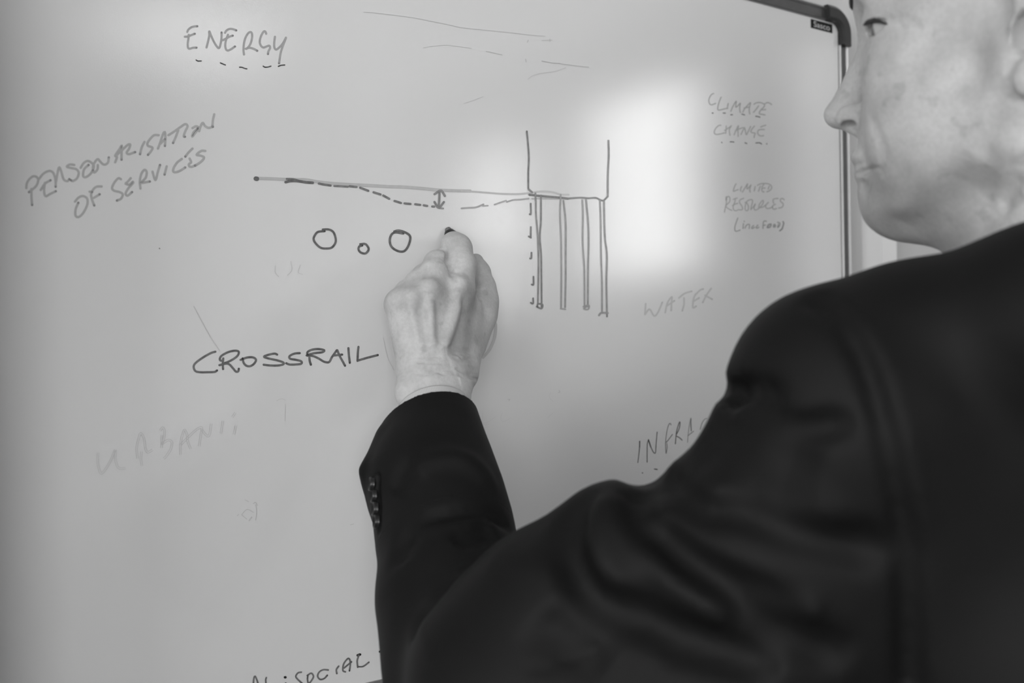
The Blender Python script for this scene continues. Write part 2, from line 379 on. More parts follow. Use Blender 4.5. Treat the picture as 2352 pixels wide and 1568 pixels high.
writing('handwriting', cB, [
 [100,940,105,890,130,845,175,808,215,815,235,850,215,910,175,950,130,985], [158,950,158,1040,165,1130],
 [245,835,290,780,350,748,395,760,420,810,430,870,430,925], [262,962,310,890,372,852], [310,880,300,960,315,1030,370,1005,432,975],
 [435,865,450,780,470,705,495,760,520,840,560,862,585,840], [640,680,590,675,555,700,610,715,665,730,690,770,670,830,625,860,600,850],
 [712,712,745,660,790,635,840,660,860,700,830,770,775,815,740,805,750,730,800,680], [850,760,855,680,900,615,930,640,960,670,990,675,1020,650,1028,595], [905,680,900,730,865,765,850,740],
 [1100,650,1120,590,1100,575,1150,500,1175,460,1172,540,1172,620], [1110,575,1180,510,1240,455,1270,450,1255,500,1230,540,1255,558,1325,535],
 [1430,420,1400,480,1380,558], [1590,345,1540,345,1500,380,1465,430,1470,465,1520,485,1500,530,1470,565],
 [1582,495,1610,420,1640,330,1660,310,1665,380,1660,465], [1610,440,1660,390], [1700,345,1770,300,1840,250,1890,220,1915,245,1890,300,1872,355,1885,362], [1810,290,1780,370,1752,432],
 [1970,265,2010,245,2040,265,2000,320,1975,355,1965,360,1985,310,2030,270], [2045,300,2060,250,2085,205,2110,240,2150,262,2200,250], [2215,110,2200,180,2195,245]], 27, 0.42, 0.28, 'word PERSONALISATION slanting upwards in faded grey marker')
writing('handwriting', cB, [
 [648,1092,690,1045,740,1030,785,1060,785,1130,740,1220,690,1265,655,1250,655,1180,685,1105],
 [948,922,890,925,850,960,830,1010,840,1070,865,1135], [812,980,840,985], [860,1050,925,1010],
 [1165,840,1135,830,1090,880,1065,940,1090,970,1150,985,1185,1010,1165,1060,1120,1080],
 [1275,828,1240,870,1215,890,1260,900,1298,868,1300,885,1250,940,1218,1000,1240,1025,1290,985],
 [1385,945,1378,860,1395,780,1430,735,1455,760,1445,820,1405,865,1400,880,1490,866],
 [1520,755,1545,840,1560,840,1580,760,1605,680], [1680,695,1668,740,1656,788], [1850,612,1800,650,1760,710,1755,755,1790,760,1840,740,1888,708],
 [1970,495,1925,540,1890,585], [1938,608,1955,650,1930,670,1935,695,1965,700,2005,682], [2115,522,2070,522,2015,565,2060,575,2100,595,2070,640,2000,688]], 27, 0.42, 0.28, 'words OF SERVICES slanting upwards in faded grey marker')
writing('handwriting', cC, [
 [(428),305,380,320,300,365,225,420,203,460,220,505,270,518,350,518,420,515,445,500],
 [510,375,505,430,508,485], [500,400,475,390,490,350,560,310,630,295,670,305,660,345,610,385,550,415,530,420], [470,445,530,430,570,435,610,475,640,510,665,510,672,482],
 [690,390,760,365,820,365,850,390,830,430,790,455,750,450,722,420,712,375], [1070,335,1040,325,970,340,932,358,980,375,1070,395,1130,415,1135,435,1080,448,1000,448,930,440],
 [1305,320,1250,325,1200,350,1205,378,1270,390,1320,405,1320,430,1260,438,1200,438,1165,425],
 [1405,365,1408,400,1420,440], [1385,335,1385,310,1430,285,1500,278,1560,290,1540,310,1460,320,1400,335,1375,345,1440,350,1500,375,1560,410,1610,412,1640,360,1690,290], [1695,290,1720,350,1775,450], [1650,345,1700,340,1745,335],
 [1810,268,1815,340,1825,420], [1915,255,1908,320,1905,400], [1905,398,2000,370,2115,340]], 23, 0.84, 0.1, 'word CROSSRAIL in black marker left of the hand')
writing('handwriting', cD, [
 [215,110,165,130,115,200,90,290,110,370,150,400,210,385,265,362], [408,200,365,300,330,420,320,510,345,535,430,520,510,500,575,490], [590,365,575,430,565,490],
 [655,570,710,440,795,300,785,400,785,465,850,410,905,350,885,450,890,560,905,595], [965,590,1010,500,1090,410,1165,340,1135,470,1130,560,1145,635], [1000,480,1060,470,1140,455],
 [1250,385,1310,350,1390,340,1460,355,1520,378,1570,350,1630,345,1705,390], [1370,425,1310,510,1240,590], [1525,380,1510,450,1430,530,1390,600,1400,635,1470,645,1535,660], [1460,530,1550,520]], 28, 0.55, 0.1, 'word CLIMATE in faded grey marker')
writing('handwriting', cD, [
 [400,925,350,930,280,990,235,1070,235,1130,280,1160,380,1150,490,1120], [540,945,535,1020,525,1130], [495,1060,560,1020,670,940], [670,935,620,1030,620,1100,635,1180],
 [740,1170,780,1080,850,930,840,1050,845,1210], [770,1070,870,1020,1000,985,960,1070,920,1160], [1010,985,1030,1060,1055,1170,1100,1090,1165,955],
 [1265,945,1210,1010,1170,1080,1200,1115,1285,1130,1265,1180,1255,1240], [1425,970,1480,945,1550,925], [1520,1035,1430,1035,1370,1050,1345,1110,1370,1170,1430,1200,1495,1190]], 29, 0.5, 0.1, 'word CHANGE in faded grey marker')
writing('handwriting', cD, [[178,612,200,612], [460,612,515,612], [655,655,700,655], [940,638,1010,660], [1300,695,1350,700,1405,718]], 27, 0.98, 0, 'row of small black dots and dashes under CLIMATE')
writing('handwriting', cD, [[420,1365,430,1372], [640,1352,690,1350,745,1360], [1020,1375,1070,1395], [1300,1380,1370,1375,1420,1385,1450,1412], [1580,1395,1580,1412]], 27, 0.98, 0, 'row of small black dots and dashes under CHANGE')
writing('handwriting', cE, [
 [610,145,570,220,535,350,600,330,670,305], [765,215,735,300,745,355], [785,375,850,270,930,140,915,220,915,290,970,240,1030,165,995,260,990,330,1005,380], [1140,220,1125,290,1115,350],
 [1200,185,1290,145,1400,135,1520,150,1590,210,1590,280,1530,340,1465,365], [1285,210,1260,270,1235,345], [1380,160,1340,220,1325,320,1360,370,1385,365], [1340,270,1415,260], [1530,210,1500,290]], 30, 0.5, 0.1, 'word LIMITED in small grey capitals')
writing('handwriting', cE, [
 (40, 0.72, [345,510,340,600]), [345,600,340,700,310,820,290,930], [345,540,400,490,440,540,430,640,340,735], [320,760,390,830,490,880],
 [530,580,590,550,640,540], [590,550,580,640,545,720,530,800,550,870,610,890,680,860,750,870,790,840,770,760,710,670,720,590,820,545], [510,750,580,710,655,685],
 [860,655,920,690,955,780,940,870,890,890,860,830,870,740,905,640,980,590,1060,590,1060,680,1030,780,1020,860], [1020,855,1080,790,1150,690,1110,800,1120,860,1160,870,1240,830],
 [1240,830,1250,730,1310,640,1360,600,1360,680,1290,780,1260,805,1350,790,1430,730,1505,660], [1500,660,1430,750,1450,820,1530,825,1600,790,1650,730], [1780,550,1690,555,1635,590,1650,680], [1700,710,1640,740,1620,810,1660,850,1730,830],
 [1945,590,1900,550,1840,570,1850,640,1910,690,1910,760,1860,805,1790,815]], 28, 0.5, 0.1, 'word RESOURCES in small grey capitals')
writing('handwriting', cE, [
 [660,1090,620,1200,580,1330,580,1430,620,1460,720,1425], [835,1180,842,1192], [815,1245,805,1380], [860,1370,900,1290,980,1270,975,1380], [1100,1300,1050,1340,1050,1385,1120,1350], [1215,1285,1165,1350,1190,1375,1240,1345],
 [1450,1185,1400,1170,1365,1220,1355,1380], [1360,1300,1420,1285], (44, 0.6, [1480,1355,1500,1290,1580,1260,1550,1340,1490,1350]), (36, 0.6, [1650,1340,1660,1270,1700,1290,1690,1340,1650,1330]),
 [1760,1210,1820,1230,1820,1300,1765,1355], [1790,1260,1765,1330], (34, 0.75, [1910,1190,1930,1240,1900,1350,1880,1400,1820,1445])], 28, 0.62, 0.1, 'small bracketed note ending in FOOD')
writing('handwriting', cF, [
 (24, 0.95, [288,715,285,860]), [285,850,270,1000,245,1195], [485,680,460,780,455,950,455,1185], (24, 0.95, [485,680,510,760,540,850]), [540,850,590,950,625,985,645,960,655,800,680,510],
 (15, 0.75, [995,350,970,310,930,370,895,520,875,680,870,830,880,990]), (15, 0.85, [1025,560,960,650,890,735]), (15,0.7,[900,760,905,860,885,985]), [1090,775,1105,600,1130,440,1185,280,1195,330,1170,450,1115,560], [1115,600,1190,640,1240,690],
 (12, 0.6, [1365,740,1380,560,1400,380,1440,200]), [1440,200,1440,330,1448,480], (14, 0.8, [1375,590,1500,490]), (15, 0.75, [1805,205,1750,220,1690,310,1650,450]), (18,0.95,[1875,235,1960,180])], 20, 0.8, 0.1, 'word beginning INFRA in thin black marker, cut off by the sleeve')
writing('handwriting', cF, [[348,1428,352,1434], [620,1340,680,1350]], 26, 0.95, 0, 'black dot and dash beneath the letters INFRA')
writing('handwriting', cG, [
 [215,195,210,280], [210,280,245,238,280,290,310,265,345,185], [368,265,385,190,420,140,418,180,415,248], [385,210,440,172], [475,150,520,115,575,98], [515,150,515,200,502,250], [600,130,640,90,665,80], [605,120,590,160,585,225,610,215], [585,180,632,150], [728,75,690,130,662,185], [680,130,735,160]], 13, 0.30, 0.1, 'word WATER in pale grey marker')
writing('handwriting', cH, [
 [330,720,335,640,350,600,375,650,395,720], [490,618,482,650,490,720], (30,0.97,[718,615,728,615]), (26,0.97,[728,690,732,700]),
 [920,552,880,560,852,600,870,635,930,690], [992,592,1040,565,1068,600,1050,645,1010,690,995,640,1000,590], [1250,525,1190,522,1140,550,1120,600,1150,640,1200,630,1238,590],
 [1378,478,1350,520,1355,568], [1460,548,1430,530,1440,450,1490,385,1515,400,1520,460,1510,535], [1445,500,1535,425], (30,0.95,[1610,345,1640,335]), [1628,340,1605,410,1612,490], [1612,485,1680,480,1748,430], (26,1.0,[1882,300,1892,298]), (22,1.0,[1905,375,1912,374])], 20, 0.82, 0.1, 'word SOCIAL in black marker at the bottom edge')
def double(pts, off):                      # outline of a wiped stroke
    P = catmull([(pts[i], pts[i + 1]) for i in range(0, len(pts), 2)], 4); T = np.gradient(P, axis=0); T /= np.linalg.norm(T, axis=1)[:, None] + 1e-9
    Nn = np.stack([-T[:, 1], T[:, 0]], 1); return [list((P + Nn * off).ravel()), list((P - Nn * off).ravel())]
gh = []
for p in ([205,630,200,720,215,800,240,845,290,790,340,700,380,600], [385,600,385,700,410,780,450,795,490,790], [615,690,605,580,630,470,650,430,680,480,695,580,720,625,770,600], [655,620,650,700,660,765],
          [850,400,875,370,895,410,885,500,865,540,930,500,970,520,960,590,910,670,885,690], [865,450,865,580], [1060,650,1060,540,1085,430,1105,395,1130,450,1135,510,1165,590], [1060,550,1140,470,1220,395,1280,370,1270,450,1255,560], [1280,390,1330,450,1360,445,1380,330], [1500,300,1480,430], [1630,215,1600,260], [1635,350,1615,440]): gh += double(p, 9)
writing('erased_writing', cI, [[2060,90,2110,70,2150,85], [2150,130,2145,300]], 5, 0.18, 0, 'two faint wiped strokes between the ghost letters and the wrist')
writing('erased_writing', cI, gh, 5, 0.20, 0, 'ghost of wiped-off slanting letters at lower left')
writing('erased_writing', cI, [[1730,1120,1770,1140], [1815,1160,1840,1145,1860,1180], [1840,1170,1850,1240,1840,1330], [1695,1275,1750,1220,1820,1250], [1695,1275,1750,1320], (14,0.2,[1775,1335,1800,1300]), [1650,1285,1665,1270]], 6, 0.22, 0, 'small smudge at the lower left')
writing('erased_writing', cL, [[60,105,140,110,300,128,380,138,500,155,650,185,800,215,900,238,1050,255,1200,270,1350,285,1500,303,1640,315], (4,.2,[580,415,650,403,780,393,870,403,1000,420]), (5,.35,[1125,448,1165,455,1265,478]), (5,.5,[1610,532,1700,548,1770,553]), (5,.4,[1770,555,1900,572,2020,585]), (6,.2,[1490,690,1530,660,1600,640,1720,622,1820,590]), (4,.18,[930,900,1000,878,1100,840]), (6,.3,[1492,350,1485,368]), (6,.3,[1470,515,1474,540]), (5,.25,[1610,352,1700,350]), (6,.28,[1680,340,1682,360])], 6, 0.2, 0, 'long faint scratches near the top')
writing('erased_writing', cM, [[190,850,175,1000,190,1090,240,1130,330,1110], [215,1080,280,1080,480,945], [620,860,590,980,620,1050,700,1040,810,980]], 8, 0.14, 0, 'two faint wiped hooks just right of the cuff')
writing('erased_writing', cM, [[1720,400,1680,470,1700,540,1770,610], [1760,870,1650,965]], 8, 0.14, 0, 'faint wiped arc farther right of the cuff')
writing('erased_writing', cM, [[1885,405,1920,395,1900,350]], 12, .3, 0, 'tiny hooked speck right of the wrist')
writing('erased_writing', cM, [[750,562,795,555,770,595]], 12, .25, 0, 'tiny curl right of the cuff')
for sk_ in [(1.4,.3,[445,703,462,735,484,775]), (1.2,.25,[484,775,505,806]), (1.2,.2,[632,610,632,625,640,635]), (1.2,.2,[668,600,670,620,660,632]), (1.2,.2,[690,608,685,625,695,630]), (1.5,.22,[805,1205,812,1203]), (2.5,.8,[366,570,367,571]), (1.2,.2,[880,775,890,820,905,850])]: writing('scratch', (0, 0, 1), [sk_], 1.2, 0.2, 0)
writing('handwriting', (1080, 700, 9.8), [[550,370,575,450,572,600,545,760,470,950,400,1060,290,1180]], 62, 0.30, 0, 'faded curved stroke emerging beside the palm')
# settlement diagram
writing('drawing', cJ, [(30,.36,[140,563,300,568,450,575,620,578,740,598,900,615,1100,627,1300,637,1450,646,1600,650,1780,664,1950,680,2100,687,2265,690])], 26, 0.3, 0, 'long pale grey ground line')
writing('drawing', cK, [(13,.3,[0,517,130,525,300,538,430,540,520,530,600,520,680,525,740,542,805,545])], 13, .3, 0, 'right end of the pale ground line')
writing('drawing', cJ, [(44,.9,[120,566,132,568]), [430,570,490,572,560,592], (26,.85,[418,602,470,590,530,590,620,603,690,608]), [750,615,800,625,868,635], (20,.75,[905,640,980,643,1040,648]), [1058,642,1128,650], [1165,658,1245,688], [1298,703,1368,725], [1395,735,1455,768], [1508,790,1572,810], [1608,814,1668,820], [1715,823,1765,829], [1800,833,1835,839], [1885,845,1905,846], (18,.65,[1960,862,1995,865])], 22, 0.8, 0, 'dark dashed curve dipping below the ground line')
writing('drawing', cK, [(13,.5,[0,648,50,644,110,640,165,618]), (11,.45,[160,630,198,628]), (12,.45,[248,620,290,605,335,590]), (12,.5,[340,600,390,585,440,582,505,574]), (11,.45,[530,575,640,575,730,575])], 12, .5, 0, 'rising end of the dashed curve')
writing('drawing', cJ, [[1958,690,1955,780,1948,855], [1908,722,1972,685,2012,740], [1908,800,1950,858,2002,800]], 22, 0.74, 0, 'small double-headed vertical arrow')
writing('drawing', cJ, [[790,1075,850,1075,895,1100,918,1160,915,1210,880,1255,830,1265,770,1258,720,1215,698,1170,715,1125,745,1098,808,1092]], 21, 0.86, 0.1, 'left large circle')
writing('drawing', cJ, [[1165,1222,1215,1220,1245,1255,1245,1285,1215,1315,1170,1305,1148,1275,1155,1245,1185,1235]], 21, 0.86, 0.1, 'small circle between the two large ones')
writing('drawing', cJ, [[1505,1095,1545,1085,1600,1098,1655,1130,1665,1175,1640,1250,1600,1293,1540,1290,1480,1250,1460,1190,1475,1130,1515,1105,1595,1115]], 22, 0.88, 0.1, 'right large circle next to the marker tip')
writing('drawing', cK, [(13,.82,[490,70,500,170,506,270,502,380,502,500]), (15,.75,[505,505,530,528]), (13,.75,[1104,140,1106,250,1100,380,1098,560]), (13,.8,[1098,560,1060,590,1010,570,950,572,890,568,780,575]), (17,.85,[510,545,570,553,650,560,740,568,800,575])], 13, .8, 0, 'dark outline of the building: two uprights and a base line')
piles = [([558,590,560,700,572,850,578,1000,578,1150,574,1360],[596,550,596,740,588,860,598,1000,600,1150,602,1390],.74), ([745,545,740,700,748,900,750,1150,748,1390],[765,590,782,760,782,1000,782,1150,778,1390],.62),
         ([908,585,912,700,910,900,922,1100,924,1390],[935,585,950,740,955,900,950,1100,948,1385],.62), ([1040,590,1046,760,1048,1000,1055,1200,1055,1420],[1070,590,1076,850,1092,1000,1088,1200,1092,1440],.64)]
for i, (a, b, dk) in enumerate(piles):
    ex = [[(13,.75,[555,535,556,590]), (13,.75,[565,1385,600,1400,608,1370,575,1365,570,1385])], [(12,.55,[745,1400,780,1405])], [(12,.6,[915,1385,955,1375,950,1405,918,1400,940,1385])], [(15,.62,[1032,1450,1050,1432,1098,1434]), (13,.8,[1092,1445,1092,1460])]][i]
    writing('drawing', cK, [(12, dk, a), (13, dk + .05, b)] + ex, 12, dk, 0, ['leftmost pile, its two lines closing together', 'second pile from the left', 'third pile from the left', 'rightmost pile with a bracket foot'][i])
writing('drawing', cK, [[520,612,521,690,512,692], [521,788,520,865], [505,858,522,868], [526,980,525,1022,515,1024], [541,1160,541,1220,525,1218], [538,1322,538,1362,520,1356]], 12, .82, 0, 'column of five dark ticks left of the piles')

# ------------------------------------------------------------------ implicit-surface modelling kit
class Grid:
    def __init__(g, lo, hi, h, Mx=None):
        g.lo = np.array(lo, float); g.h = h; g.n = np.ceil((np.array(hi) - g.lo) / h).astype(int) + 1
        g.ax = [(g.lo[i] + h * np.arange(g.n[i])).astype(np.float32) for i in range(3)]
        g.F = np.full(g.n, 0.05, np.float32); g.M = np.eye(4) if Mx is None else Mx; g.Mi = np.linalg.inv(g.M)
    def sl(g, lo, hi):
        a = np.clip(np.floor((np.array(lo) - g.lo) / g.h).astype(int), 0, g.n); b = np.clip(np.ceil((np.array(hi) - g.lo) / g.h).astype(int) + 1, 0, g.n)
        s = tuple(slice(a[i], b[i]) for i in range(3))
        return s, g.ax[0][s[0]][:, None, None], g.ax[1][s[1]][None, :, None], g.ax[2][s[2]][None, None, :]
    def op(g, fn, lo, hi, k, mode):
        pad = k + 4 * g.h; s, X, Y, Z = g.sl(np.array(lo) - pad, np.array(hi) + pad)
        if min(x.stop - x.start for x in s) <= 0: return
        A = g.F[s]; d = fn(X, Y, Z).astype(np.float32)
        if mode == '-': A = -A
        if k > 0:
            hh = np.maximum(k - np.abs(A - d), 0) / k; R = np.minimum(A, d) - hh * hh * k * 0.25
        else: R = np.minimum(A, d)
        g.F[s] = -R if mode == '-' else R
    def cap(g, a, b, ra, rb=None, k=0.01, mode='+'):
        rb = ra if rb is None else rb; a = np.array(a, float); b = np.array(b, float); ab = b - a; L2 = max(float(ab @ ab), 1e-12)
        r = max(ra, rb)
        def fn(X, Y, Z):
            t = np.clip(((X - a[0]) * ab[0] + (Y - a[1]) * ab[1] + (Z - a[2]) * ab[2]) / L2, 0, 1)
            return np.sqrt((X - a[0] - t * ab[0]) ** 2 + (Y - a[1] - t * ab[1]) ** 2 + (Z - a[2] - t * ab[2]) ** 2) - (ra + (rb - ra) * t)
        g.op(fn, np.minimum(a, b) - r, np.maximum(a, b) + r, k, mode)
    def chain(g, pts, k=0.01, mode='+'):
        for p, q in zip(pts[:-1], pts[1:]): g.cap(p[0], q[0], p[1], q[1], k, mode)
    def ell(g, c, r, k=0.01, mode='+', R=None):
        c = np.array(c, float); r = np.array(r, float); m = r.max()
        def fn(X, Y, Z):
            x, y, z = X - c[0], Y - c[1], Z - c[2]
            if R is not None: x, y, z = (R[0][0] * x + R[1][0] * y + R[2][0] * z, R[0][1] * x + R[1][1] * y + R[2][1] * z, R[0][2] * x + R[1][2] * y + R[2][2] * z)
            k0 = np.sqrt((x / r[0]) ** 2 + (y / r[1]) ** 2 + (z / r[2]) ** 2); k1 = np.sqrt((x / r[0] ** 2) ** 2 + (y / r[1] ** 2) ** 2 + (z / r[2] ** 2) ** 2)
            return k0 * (k0 - 1) / np.maximum(k1, 1e-6)
        g.op(fn, c - m, c + m, k, mode)
    def plane(g, p, n, lo, hi, k=0.0):       # cut away the side the normal points to
        p = np.array(p); n = np.array(n) / np.linalg.norm(n)
        g.op(lambda X, Y, Z: -((X - p[0]) * n[0] + (Y - p[1]) * n[1] + (Z - p[2]) * n[2]), lo, hi, k, '-')
    def crease(g, pts, amp, w, taper=True):
        """push the surface in (amp > 0) or out along a line of 3-D points"""
        P = np.asarray(pts, float)
        if len(P) > 2: P = catmull(P, 4)
        seg = np.linalg.norm(np.diff(P, axis=0), axis=1); L = np.concatenate([[0], np.cumsum(seg)]); pad = 2.6 * w
        lo = P.min(0) - pad; hi = P.max(0) + pad; s, X, Y, Z = g.sl(lo, hi)
        if min(x.stop - x.start for x in s) <= 0: return
        best = np.full(g.F[s].shape, 1e3, np.float32); tt = np.zeros_like(best)
        for i in range(len(P) - 1):
            a = P[i]; ab = P[i + 1] - a; L2 = max(ab @ ab, 1e-14)
            t = np.clip(((X - a[0]) * ab[0] + (Y - a[1]) * ab[1] + (Z - a[2]) * ab[2]) / L2, 0, 1)
            d = (X - a[0] - t * ab[0]) ** 2 + (Y - a[1] - t * ab[1]) ** 2 + (Z - a[2] - t * ab[2]) ** 2
            m = d < best; best = np.where(m, d, best); tt = np.where(m, (L[i] + t * seg[i]) / L[-1], tt)
        wt = np.minimum(1, np.minimum(tt, 1 - tt) * 5) if taper else 1.0
        g.F[s] += (amp * wt * np.exp(-best / (w * w))).astype(np.float32)
    def surf(g, px, py, d0=0.2, d1=1.2):
        r = ray(px, py); dd = np.arange(d0, d1, g.h * 0.4); Pw = CAM[None] + dd[:, None] * r[None]
        Pl = Pw @ g.Mi[:3, :3].T + g.Mi[:3, 3]; I = np.rint((Pl - g.lo) / g.h).astype(int)
        ok = np.all((I >= 0) & (I < g.n), axis=1); v = np.full(len(dd), 1.0); J = I[ok]; v[ok] = g.F[J[:, 0], J[:, 1], J[:, 2]]
        h = np.nonzero(v < 0)[0]
        return Pl[h[0]] if len(h) else None
    def pcrease(g, pix, amp, w, taper=True):
        P = [g.surf(pix[i], pix[i + 1]) for i in range(0, len(pix), 2)]; P = [p for p in P if p is not None]
        if len(P) > 1: g.crease(P, amp, w, taper)
    def mesh(g):
        F = g.F.copy(); F[0], F[-1] = 0.05, 0.05; F[:, 0], F[:, -1] = 0.05, 0.05; F[:, :, 0], F[:, :, -1] = 0.05, 0.05
        ins = F < 0; c = np.zeros(tuple(np.array(F.shape) - 1), np.uint8)
        for i in (0, 1):
            for j in (0, 1):
                for k in (0, 1): c += ins[i:F.shape[0] - 1 + i, j:F.shape[1] - 1 + j, k:F.shape[2] - 1 + k]
        act = (c > 0) & (c < 8); I = np.argwhere(act); vid = np.full(act.shape, -1, np.int32); vid[act] = np.arange(len(I))
        acc = np.zeros((len(I), 3)); cnt = np.zeros(len(I))
        cor = [(i, j, k) for i in (0, 1) for j in (0, 1) for k in (0, 1)]
        fv = {q: F[I[:, 0] + q[0], I[:, 1] + q[1], I[:, 2] + q[2]] for q in cor}
        for q in cor:
            for a in range(3):
                if q[a]: continue
                p = list(q); p[a] = 1; p = tuple(p); A, B = fv[q], fv[p]; m = (A < 0) != (B < 0)
                t = np.where(m, A / np.where(m, A - B, 1), 0)
                for b in range(3): acc[:, b] += m * (q[b] + (t if b == a else 0))
                cnt += m
        V = g.lo + g.h * (I + acc / np.maximum(cnt, 1)[:, None]); Q = []
        for a in range(3):
            s0 = [slice(None)] * 3; s1 = [slice(None)] * 3; s0[a] = slice(0, -1); s1[a] = slice(1, None)
            e = ins[tuple(s0)] != ins[tuple(s1)]; E = np.argwhere(e); b, cc = (a + 1) % 3, (a + 2) % 3
            E = E[(E[:, b] > 0) & (E[:, cc] > 0) & (E[:, b] < F.shape[b] - 1) & (E[:, cc] < F.shape[cc] - 1)]
            fl = ins[E[:, 0], E[:, 1], E[:, 2]]
            def at_(db, dc):
                J = E.copy(); J[:, b] += db; J[:, cc] += dc; return vid[J[:, 0], J[:, 1], J[:, 2]]
            q = np.stack([at_(-1, -1), at_(0, -1), at_(0, 0), at_(-1, 0)], 1); q[~fl] = q[~fl][:, ::-1]; Q.append(q)
        Q = np.vstack(Q); Q = Q[(Q >= 0).all(1)]
        V = V @ g.M[:3, :3].T + g.M[:3, 3]
        return V, Q
def fast_mesh(name, parts, m, parent=None):
    V = np.vstack([p[0] for p in parts]); off = 0; Q = []
    for p in parts: Q.append(p[1] + off); off += len(p[0])
    Q = np.vstack(Q)
    me = bpy.data.meshes.new(name); me.vertices.add(len(V)); me.vertices.foreach_set('co', V.astype(np.float32).ravel())
    me.loops.add(len(Q) * 4); me.loops.foreach_set('vertex_index', Q.astype(np.int32).ravel())
    me.polygons.add(len(Q)); me.polygons.foreach_set('loop_start', np.arange(0, len(Q) * 4, 4, dtype=np.int32)); me.polygons.foreach_set('loop_total', np.full(len(Q), 4, np.int32))
    me.update(calc_edges=True); me.polygons.foreach_set('use_smooth', np.ones(len(Q), dtype=bool)); me.materials.append(m)
    o = bpy.data.objects.new(name, me); COL.objects.link(o)
    if parent is not None: o.parent = parent; o.matrix_parent_inverse = parent.matrix_world.inverted()
    return o
# ------------------------------------------------------------------ the man
def unit(v): v = np.array(v, float); return v / np.linalg.norm(v)
def A4(R, t):
    m = np.eye(4); m[:3, :3] = R; m[:3, 3] = t; return m
man = empty('person', (0.40, 0.60, 0.0), 'person in a dark suit writing on the whiteboard with the left hand', 'person')
def pr(px, py, d, rpx): return at(px, py, d), rpx * d / FPX

# ---- head, modelled in its own frame: x forward, y to his left, z up
ya, pi_, ro = math.radians(139.4), math.radians(3.8), math.radians(-2.1)
fwd = np.array([math.cos(ya) * math.cos(pi_), math.sin(ya) * math.cos(pi_), math.sin(pi_)]); l0_ = unit(np.cross((0, 0, 1), fwd)); u0_ = np.cross(fwd, l0_)
left = l0_ * math.cos(ro) + u0_ * math.sin(ro); upv = u0_ * math.cos(ro) - l0_ * math.sin(ro)
HEAD_O = np.array([0.2874, 0.5320, 1.5991])
MH = A4(np.stack([fwd, left, upv], 1), HEAD_O)
def h2w(p): return MH[:3, :3] @ np.array(p) + HEAD_O
def w2h(p): return MH[:3, :3].T @ (np.array(p) - HEAD_O)
g = Grid((-0.115, -0.095, -0.20), (0.135, 0.098, 0.145), 0.00125, MH)
g.ell((-0.004, 0, 0.045), (0.098, 0.074, 0.086), 0.0)
g.ell((0.040, 0, -0.012), (0.052, 0.058, 0.074), 0.03)
g.ell((0.050, 0, 0.045), (0.047, 0.058, 0.045), 0.02)
for s in (1, -1):
    g.cap((0.000, s * .052, -0.050), (0.060, s * .014, -0.082), 0.013, 0.012, 0.020)      # jaw
    g.cap((0.000, s * .058, -0.052), (-0.004, s * .064, -0.010), 0.010, 0.011, 0.02)       # ramus
    g.ell((0.052, s * .044, -0.012), (0.026, 0.018, 0.018), 0.018)                         # cheekbone
    g.ell((0.036, s * .038, -0.045), (0.040, 0.024, 0.034), 0.02)                          # cheek
    g.cap((0.090, s * .008, 0.033), (0.080, s * .040, 0.036), 0.0075, 0.0065, 0.012)       # brow ridge
g.ell((0.068, 0, -0.045), (0.028, 0.027, 0.030), 0.02)                                      # muzzle
g.ell((0.074, 0, -0.079), (0.0150, 0.016, 0.0150), 0.016)                                   # chin
g.ell((0.045, 0, -0.078), (0.045, 0.040, 0.016), 0.02)                                      # under the chin
g.cap((0.091, 0, 0.024), (0.107, 0, -0.010), 0.0060, 0.0070, 0.010)                        # nose
g.ell((0.1105, 0, -0.0215), (0.0112, 0.0095, 0.0092), 0.008)
g.cap((0.104, 0, -0.030), (0.095, 0, -0.034), 0.0040, 0.005, 0.005)
for s in (1, -1):
    g.ell((0.0985, s * .0120, -0.0255), (0.0110, 0.0052, 0.0075), 0.004)                   # wing of the nose
    g.ell((0.094, s * .033, 0.0215), (0.015, 0.019, 0.0125), 0.012, '-')                   # eye socket
    g.ell((0.0715, s * .0340, 0.0215), (0.0142, 0.0150, 0.0132), 0.004)                    # lids
g.ell((0.0795, 0, -0.067), (0.0140, 0.020, 0.0105), 0.010)
for z0, r, x0 in ((-0.0490, 0.0050, 0.0975), (-0.0580, 0.0058, 0.0945)):                    # lips
    L_ = [((x0 - 0.0015 - 0.55 * (y / 0.025) ** 2 * 0.017, y, z0 - 0.002 * (abs(y) / 0.025)), r * (1 - 0.35 * abs(y) / 0.026)) for y in np.linspace(-0.024, 0.024, 9)]
    g.chain(L_, 0.004)
mouth = [(0.1035 - 0.60 * (y / 0.025) ** 2 * 0.018, y, -0.0530 - 0.0016 * (abs(y) / 0.027)) for y in np.linspace(-0.028, 0.028, 11)]
g.crease(mouth, 0.0016, 0.0016)
g.cap((-0.022, 0, -0.030), (-0.040, 0, -0.19), 0.055, 0.056, 0.02)                          # neck
g.cap((0.012, 0, -0.085), (-0.020, 0, -0.20), 0.030, 0.040, 0.03)                          # throat
